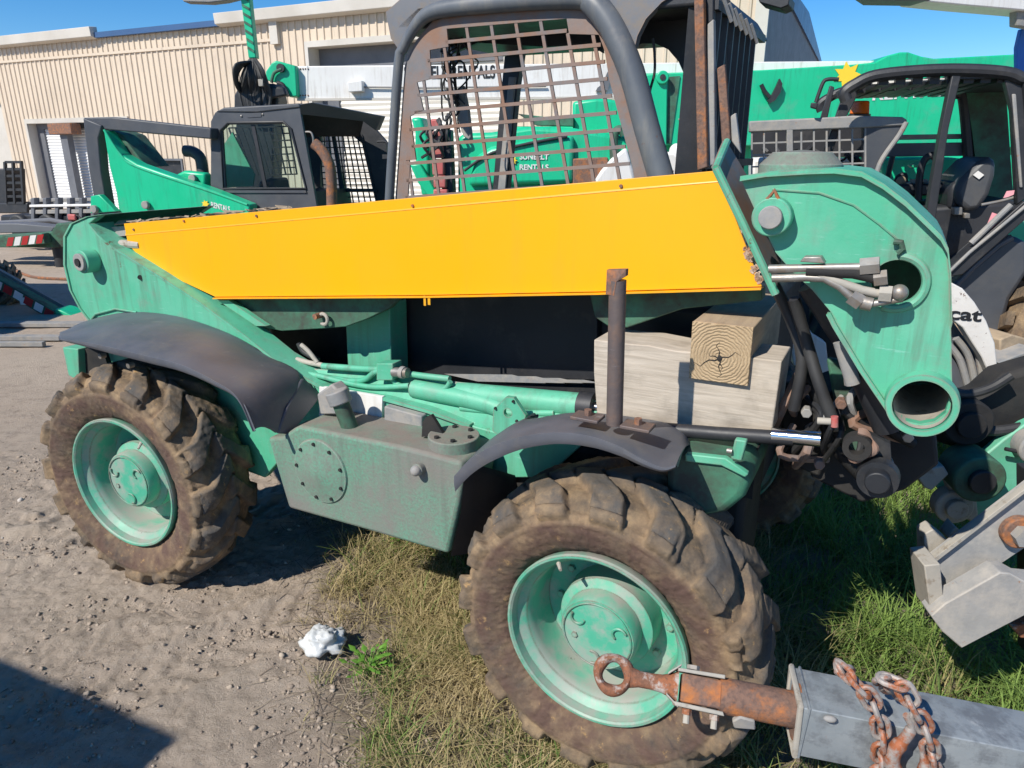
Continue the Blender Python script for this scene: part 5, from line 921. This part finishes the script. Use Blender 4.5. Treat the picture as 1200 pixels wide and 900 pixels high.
rsq = MB().cyl(e(226, 0), e(228, 0), 36*S_, n=24).build('end_cap', 'rust', H)
c_ = e(255, 30, -40); MB().ball(c_, .006, 1.8, 1, 1).build('rivet_hole', 'galvdull', H)
# chains draped over the tube
def link(mb, c, t, nrm, L=18, w=9, r=3.2):
    t = t.normalized(); nrm = (nrm-t*nrm.dot(t)).normalized(); pts = []; k = 7
    for i in range(k): a = -math.pi/2+math.pi*i/(k-1); pts.append(c+t*((L-w)+w*math.cos(a))*S_+nrm*(w*math.sin(a))*S_)
    for i in range(k): a = math.pi/2+math.pi*i/(k-1); pts.append(c+t*(-(L-w)+w*math.cos(a))*S_+nrm*(w*math.sin(a))*S_)
    mb.tube(pts, r*S_, 8, closed=True)
def chain_thing(label, pxs, vs_, L=15, w=8.4, r=3.3):
    t = thing('safety_chain', FH, label, 'chain', 'rusty chains draped over the trailer tongue')
    path = catmull([h(a, b, v*S_) for (a, b), v in zip(pxs, vs_)], 24)
    d = [0]; 
    for a, b in zip(path[:-1], path[1:]): d.append(d[-1]+(b-a).length)
    step = (2*L-3.2*r)*S_; s = step*.5; i = 0; k = 0
    while s < d[-1]:
        while d[i+1] < s: i += 1
        f = (s-d[i])/(d[i+1]-d[i]); c = path[i].lerp(path[i+1], f); tg = path[i+1]-path[i]; nr = tg.cross(ey) if k % 2 else ey+tg.cross(ey)*.25
        mb = MB(); link(mb, c, tg, nr, L, w, r); mb.build('link', 'chain', t); s += step; k += 1
    return t
chain_thing('left rusty chain hanging over the galvanised tongue tube', [(998, 792), (985, 783), (1003, 800), (1020, 820), (1030, 845), (1033, 870), (1030, 905), (1030, 950)], [10, -25, -47, -50, -53, -52, -46, -40])
chain_thing('right rusty chain hanging over the tongue tube, ending in a hook', [(1050, 812), (1034, 797), (1048, 800), (1062, 812), (1070, 830), (1082, 850), (1090, 878), (1092, 905), (1092, 950)], [0, -40, -52, -56, -58, -58, -58, -50, -45])
hkc = thing('grab_hook', FH, 'large rusty grab hook hanging from the right chain on the tongue tube', 'hook')
MB().tube(catmull([h(a, b, -58*S_) for a, b in ((1062, 838), (1068, 852), (1060, 866), (1048, 880), (1046, 896), (1056, 912), (1074, 914), (1084, 898), (1080, 880))], 5), [.006]*6+[.009]*6+[.012]*8+[.013]*12+[.010]*4+[.008, .007, .005, .004, .003], 12).build('hook_body', 'chain', hkc)
MB().beam(Vector((e(620, -50).x, 0, -FH.o.z-.05)), e(620, -50), .07, .07).build('jack_stand', 'galv', H)
# ================================================================ IMPLEMENT beside the nose: coupler, motors, grey arms
FI = Frame(1.28, 2.02, 8); I = thing('tool_carrier', FI, 'green and dark steel tool carrier with pins, below the boom nose at the right', 'implement')
def ip(nm, l, y, d, m, bv=.004, par=None): return MB().prism([FI.p(a, b, y=y) for a, b in l], (0, d, 0)).build(nm, m, par or I, bevel=bv)
ip('dark_housing', [(1085, 480), (1105, 470), (1150, 465), (1178, 440), (1230, 425), (1230, 520), (1185, 530), (1150, 535), (1100, 520)], .05, .12, 'grime', .02)
ip('carrier_plate', [(1090, 560), (1140, 545), (1176, 515), (1200, 498), (1240, 480), (1240, 610), (1146, 615), (1120, 600)], -.02, .04, 'green', .006)
ip('cream_hook', [(1029, 500), (1055, 489), (1082, 503), (1078, 511), (1062, 514), (1048, 535), (1040, 528)], -.06, .05, 'bone', .004); ip('cream_hook', [(1071, 553), (1106, 546), (1112, 556), (1092, 575), (1084, 572)], -.10, .06, 'bone', .004)
for a, b, w in ((1066, 517, 5), (1076, 515, 4), (1080, 509, 4)): ip('red_spring', [(a-w, b-7), (a+w, b-9), (a+w, b+9), (a-w, b+10)], -.02, .04, 'red', .006)
def disc(nm, px, py, y, r, d, m, r2=None, m2=None):
    c = FI.p(px, py, y=y); o = MB().cyl(c, c+Vector((0, -d, 0)), r, n=36).build(nm, m, I, bevel=.006)
    if r2: MB().cyl(c+Vector((0, -d, 0)), c+Vector((0, -d-.02, 0)), r2, n=28).build('pin', m2 or m, o, bevel=.003)
    return o
disc('pivot_boss', 1127, 543, 0, .072, .12, 'green_dark', .036, 'black'); disc('pivot_boss', 1111, 586, -.02, .056, .05, 'bone', .031, 'bone'); disc('motor', 1112, 478, .1, .07, .14, 'grime', .04)
disc('pivot_boss', 1204, 518, -.02, .05, .06, 'galvdull', .03)
ip('cast_arm', [(1108, 560), (1136, 572), (1146, 590), (1148, 612), (1138, 612), (1124, 604)], -.06, .05, 'bone', .008)
rod(FI, I, 'hose', [(1178, 526), (1200, 530), (1240, 534)], -.06, .006, 'hose'); rod(FI, I, 'hose', [(1100, 455), (1130, 462), (1160, 455), (1185, 440)], .0, .014, 'hose'); rod(FI, I, 'hose', [(1132, 495), (1160, 505), (1200, 500)], .0, .016, 'hose')
FU = Frame(1.05, 1.62, 6); U = thing('steel_arm_frame', FU, 'weathered grey forked steel frame lying over the green grass at the right edge', 'steel frame')
def up2(nm, l, y, d, m='armgray', bv=.003, par=None): return MB().prism([FU.p(a, b, y=y) for a, b in l], (0, d, 0)).build(nm, m, par or U, bevel=bv)
u1 = up2('upper_arm', [(1083, 663), (1200, 574), (1290, 505), (1290, 580), (1200, 643), (1133, 689), (1107, 700)], 0, .03); up2('edge_flange', [(1083, 663), (1200, 574), (1290, 505), (1290, 509), (1200, 579), (1085, 668)], -.02, .02, 'bone', .001, u1)
u2 = up2('lower_arm', [(1091, 722), (1107, 708), (1172, 671), (1184, 672), (1200, 681), (1290, 690), (1290, 740), (1200, 722), (1127, 760), (1104, 740)], -.10, .06); up2('end_plate', [(1083, 663), (1102, 661), (1107, 712), (1091, 722)], -.07, .09, 'bone')
up2('gusset_web', [(1102, 664), (1133, 688), (1107, 710)], .03, .02, 'rustorange'); up2('upright', [(1083, 626), (1094, 620), (1112, 634), (1100, 650), (1084, 662)], .05, .05, 'bone'); up2('upright', [(1110, 630), (1120, 617), (1128, 625), (1118, 640)], .10, .05, 'bone')
c = FU.p(1190, 620, y=0); w_ = MB().cyl(c, c+Vector((0, -.025, 0)), .042, n=26).build('washer', 'rust', U, bevel=.003); MB().cyl(c+Vector((0, -.025, 0)), c+Vector((0, -.05, 0)), .026, n=6).build('bolt_head', 'galvdull', w_)
up2('rusty_block', [(1186, 735), (1240, 722), (1240, 750), (1196, 748)], 0, .1, 'rustorange'); up2('support_leg', [(1215, 560), (1250, 560), (1250, 780), (1215, 780)], .15, .1, 'black')
# ================================================================ LITTER, GRASS, CLODS
bp = ground_pt(381, 762); me = MB().ball((0, 0, 0), 1, n=40); vv = []
for v in me.v:
    p = Vector(v); n1 = noise.noise(p*1.6+Vector((3, 1, 7))); pq = Vector((p.x*5, p.y*2, p.z*1.2+p.x*2)); n2 = 1-abs(noise.noise(pq))*4; n3 = 1-abs(noise.noise(pq*2.7))*4
    q = p*(.060*(1+.5*n1+.07*n2+.035*n3)); vv.append((q.x*1.15, q.y*1.0, max(q.z*.8, -.02)))
me.v = vv; bg_ = me.build('plastic_bag', 'bag', smooth=80); bg_.location = (bp.x, bp.y, .035); tag(bg_, 'crumpled white plastic bag lying on dirt at the edge of the dry grass', 'plastic bag')
def gz(x, y): return ground_h(np.asarray(x), np.asarray(y))
def blades(n, fx, fy, hmin, hmax, wd, tintf, lean=.55, keep=None, seed=1, flat=False):
    r = np.random.default_rng(seed); x = r.uniform(*fx, n); y = r.uniform(*fy, n)
    k = keep(x, y, r); x = x[k]; y = y[k]; n = len(x); z = gz(x, y)-.004
    hh = r.uniform(hmin, hmax, n)*(.7+.9*(vnoise(x*6, y*6, 33)+.5)); a = r.uniform(0, 2*np.pi, n)+1.2*vnoise(x*3, y*3, 41); ln = r.uniform(.15, lean*2, n)*hh
    dx = np.cos(a); dy = np.sin(a); w = wd*r.uniform(.6, 1.3, n); sx = -dy*w/2; sy = dx*w/2
    if flat: lev = [(0, .0, 1), (.35, .05, 1), (.7, .06, .8), (1, .03, .1)]
    else: lev = [(0, 0, 1), (.18, .42, .9), (.5, .78, .7), (1, .95, .12)]
    V = []
    cv_ = r.uniform(-.3, .3, n)*hh
    for u, q, s in lev:
        off = cv_*u*u if flat else 0
        bx_ = x+dx*ln*u*(2 if flat else 1)-dy*off; by_ = y+dy*ln*u*(2 if flat else 1)+dx*off; bz_ = z+hh*q+(.006 if flat else 0)
        V.append(np.stack([bx_-sx*s, by_-sy*s, bz_], -1)); V.append(np.stack([bx_+sx*s, by_+sy*s, bz_], -1))
    V = np.stack(V, 1); b = (np.arange(n)*8)[:, None, None]; f = (b+np.array([[0, 1, 3, 2], [2, 3, 5, 4], [4, 5, 7, 6]])[None]).reshape(-1, 4)
    t = np.repeat(tintf(x, y, r), 8); return V.reshape(-1, 3), f, t
def join(L): 
    vo = 0; Vs = []; Fs = []; Ts = []
    for v, f, t in L: Vs.append(v); Fs.append(f+vo); Ts.append(t); vo += len(v)
    return np.concatenate(Vs), np.concatenate(Fs), np.concatenate(Ts)
gm = stuff_mat('grass_blades', [(0, (.52, .41, .22)), (.28, (.42, .35, .16)), (.45, (.22, .23, .075)), (.62, (.13, .21, .045)), (1, (.23, .34, .075))], .75, .3)
def keepL(x, y, r):
    g = grass_edge(x, y); q = .6*vnoise(x*4, y*4, 21)+.5*vnoise(x*11, y*11, 27); d = np.clip(g*2.0+.22+.8*vnoise(x*13, y*13, 29), 0, 1)*np.clip(.55+1.9*q, .06, 1); return (r.random(len(x)) < d)
def tintL(x, y, r): gr = np.clip((x-.6)*1.6, 0, 1); return np.clip(.38+.8*vnoise(x*4.5, y*4.5, 22)+.3*vnoise(x*1.5, y*1.5, 23)+r.normal(0, .13, len(x))+gr*.42, 0, 1)
L_ = [blades(90000, (-1.0, .75), (1.25, 3.0), .008, .045, .0032, tintL, 1.0, keepL, 2), blades(9000, (-1.0, .75), (1.25, 3.0), .04, .095, .0045, lambda x, y, r: np.clip(tintL(x, y, r)+.18, 0, 1), .8, lambda x, y, r: keepL(x, y, r) & (vnoise(x*9, y*9, 51) > .12), 12), blades(26000, (-.9, .6), (1.3, 2.9), .03, .07, .0028, lambda x, y, r: np.clip(r.normal(.12, .1, len(x)), 0, 1), 1.6, keepL, 3),
      blades(46000, (.6, 2.9), (1.35, 3.4), .03, .15, .0045, tintL, .9, keepL, 4), blades(14000, (.6, 3.2), (3.2, 6.5), .06, .16, .008, tintL, .9, keepL, 5)]
v, f, t = join(L_); tag(numpy_mesh('grass', v, f, gm, 'stuff', t), 'short dry and green grass growing under and beside the telehandler', 'grass')
# broad-leaved weed
wdm = stuff_mat('weed_leaves', [(0, (.10, .26, .03)), (1, (.20, .42, .06))], .6, .3)
for (px, py, n_, sz, lb) in ((432, 785, 34, .034, 'small bright green weed beside the white plastic bag'), (1003, 628, 26, .03, 'small pale weed in the shade under the boom nose'), (470, 640, 18, .028, 'small weed under the lower edge of the fuel tank')):
    c = ground_pt(px, py); mb = MB()
    for k in range(n_):
        a = random.uniform(0, 6.28); rr = random.uniform(.01, .07); z = random.uniform(.015, .07); p = Vector((c.x+math.cos(a)*rr, c.y+math.sin(a)*rr, z)); u = Vector((math.cos(a), math.sin(a), random.uniform(-.1, .6))).normalized(); s = sz*random.uniform(.5, 1.1); w = u.cross(Vector((0, 0, 1))).normalized(); q = u.cross(w)
        mb.add([p, p+u*s*.5+w*s*.33, p+u*s*1.1, p+u*s*.5-w*s*.33, p+u*s*.5-q*s*.1], [(0, 1, 4), (1, 2, 4), (2, 3, 4), (3, 0, 4)]); mb.tube([Vector((c.x, c.y, 0)), p], .0012, 4)
    o = mb.build('weed', wdm); at = o.data.attributes.new('tint', 'FLOAT', 'POINT'); at.data.foreach_set('value', rng.random(len(o.data.vertices)).astype(np.float32)); tag(o, lb, 'weed')
# straw and twigs on the bare ground
tm = stuff_mat('dead_straw', [(0, (.12, .095, .075)), (.5, (.26, .20, .145)), (1, (.42, .35, .25))], .9)
def keepS(x, y, r): g = grass_edge(x, y); return r.random(len(x)) < np.exp(-((g-.02)/.20)**2)*(.3+1.2*(vnoise(x*6, y*6, 61)+.5))
v, f, t = join([blades(12000, (-1.3, .4), (1.3, 2.9), .008, .03, .0026, lambda x, y, r: r.random(len(x)), 1.4, keepS, 8, True), blades(500, (-2.4, 0), (1.4, 3.6), .004, .014, .004, lambda x, y, r: r.random(len(x))*.7, 1.2, lambda x, y, r: r.random(len(x)) < .6, 9, True)])
tag(numpy_mesh('straw_litter', v, f, tm, 'stuff', t), 'dead straw and thin twigs scattered along the edge of the grass', 'straw')
# clods and pebbles
cm = stuff_mat('earth_clods', [(0, (.22, .175, .14)), (.45, (.34, .275, .215)), (.8, (.43, .36, .285)), (1, (.50, .46, .42))], .95)
ico = bmesh.new(); bmesh.ops.create_icosphere(ico, subdivisions=1, radius=1); iv = np.array([v.co[:] for v in ico.verts]); fi = np.array([[v.index for v in f_.verts] for f_ in ico.faces]); ico.free()
n = 40000; r = np.random.default_rng(11); x = r.uniform(-2.7, .6, n); y = 1.3+r.random(n)**1.5*4.2; k = r.random(n) < np.clip(.12+1.3*vnoise(x*2.3, y*2.3, 70)+.45*vnoise(x*7, y*7, 71)+.12, .03, 1); x = x[k]; y = y[k]; n = len(x)
s = .0016+.0075*r.random(n)**5*(.6+.8*(vnoise(x*3, y*3, 72)+.5)); s *= 1+(r.random(n) < .012)*1.2; sc3 = s[:, None]*r.uniform(.7, 1.3, (n, 3)); sc3[:, 2] *= .75; rot = r.uniform(0, 6.28, n)
jit = r.uniform(.45, 1.35, (n, len(iv)))[:, :, None]; vv = iv[None]*jit*sc3[:, None, :]; cx_, sx_ = np.cos(rot)[:, None], np.sin(rot)[:, None]; vx = vv[:, :, 0]*cx_-vv[:, :, 1]*sx_; vy = vv[:, :, 0]*sx_+vv[:, :, 1]*cx_
zz = gz(x, y); V = np.stack([vx+x[:, None], vy+y[:, None], vv[:, :, 2]+zz[:, None]+s[:, None]*.25], -1).reshape(-1, 3); F_ = (fi[None]+(np.arange(n)*len(iv))[:, None, None]).reshape(-1, 3)
i2 = bmesh.new(); bmesh.ops.create_icosphere(i2, subdivisions=2, radius=1); jv = np.array([q.co[:] for q in i2.verts]); jf = np.array([[q.index for q in f_.verts] for f_ in i2.faces]); i2.free()
m2 = 420; cxs = [(-1.55, 2.2), (-1.2, 2.35), (-.75, 1.95), (-.62, 1.72), (-1.9, 2.6), (-.55, 1.55), (-.95, 2.1), (-1.35, 1.75)]; ci = r.integers(0, len(cxs), m2); px_ = np.array([cxs[i][0] for i in ci])+r.normal(0, .11, m2); py_ = np.array([cxs[i][1] for i in ci])+r.normal(0, .07, m2)
s2 = r.uniform(.003, .011, m2)*r.uniform(.6, 1.2, m2); jj = r.uniform(.42, 1.35, (m2, len(jv)))[:, :, None]; w2 = jv[None]*jj*s2[:, None, None]*r.uniform(.7, 1.3, (m2, 1, 3)); w2[:, :, 2] *= .7
V2 = (w2+np.stack([px_, py_, gz(px_, py_)], -1)[:, None, :]).reshape(-1, 3); F2 = (jf[None]+(np.arange(m2)*len(jv))[:, None, None]).reshape(-1, 3)
tag(numpy_mesh('mud_lumps', V2, F2, cm, 'stuff', np.repeat(r.uniform(.1, .6, m2), len(jv)), False), 'broken lumps of dried mud lying beside the rear wheel and the bag', 'mud lumps')
tag(numpy_mesh('earth_clods', V, F_, cm, 'stuff', np.repeat(r.random(n)*.8+(r.random(n) < .06)*.3, len(iv)), False), 'crumbled earth clods and pebbles scattered over the sandy ground', 'clods')
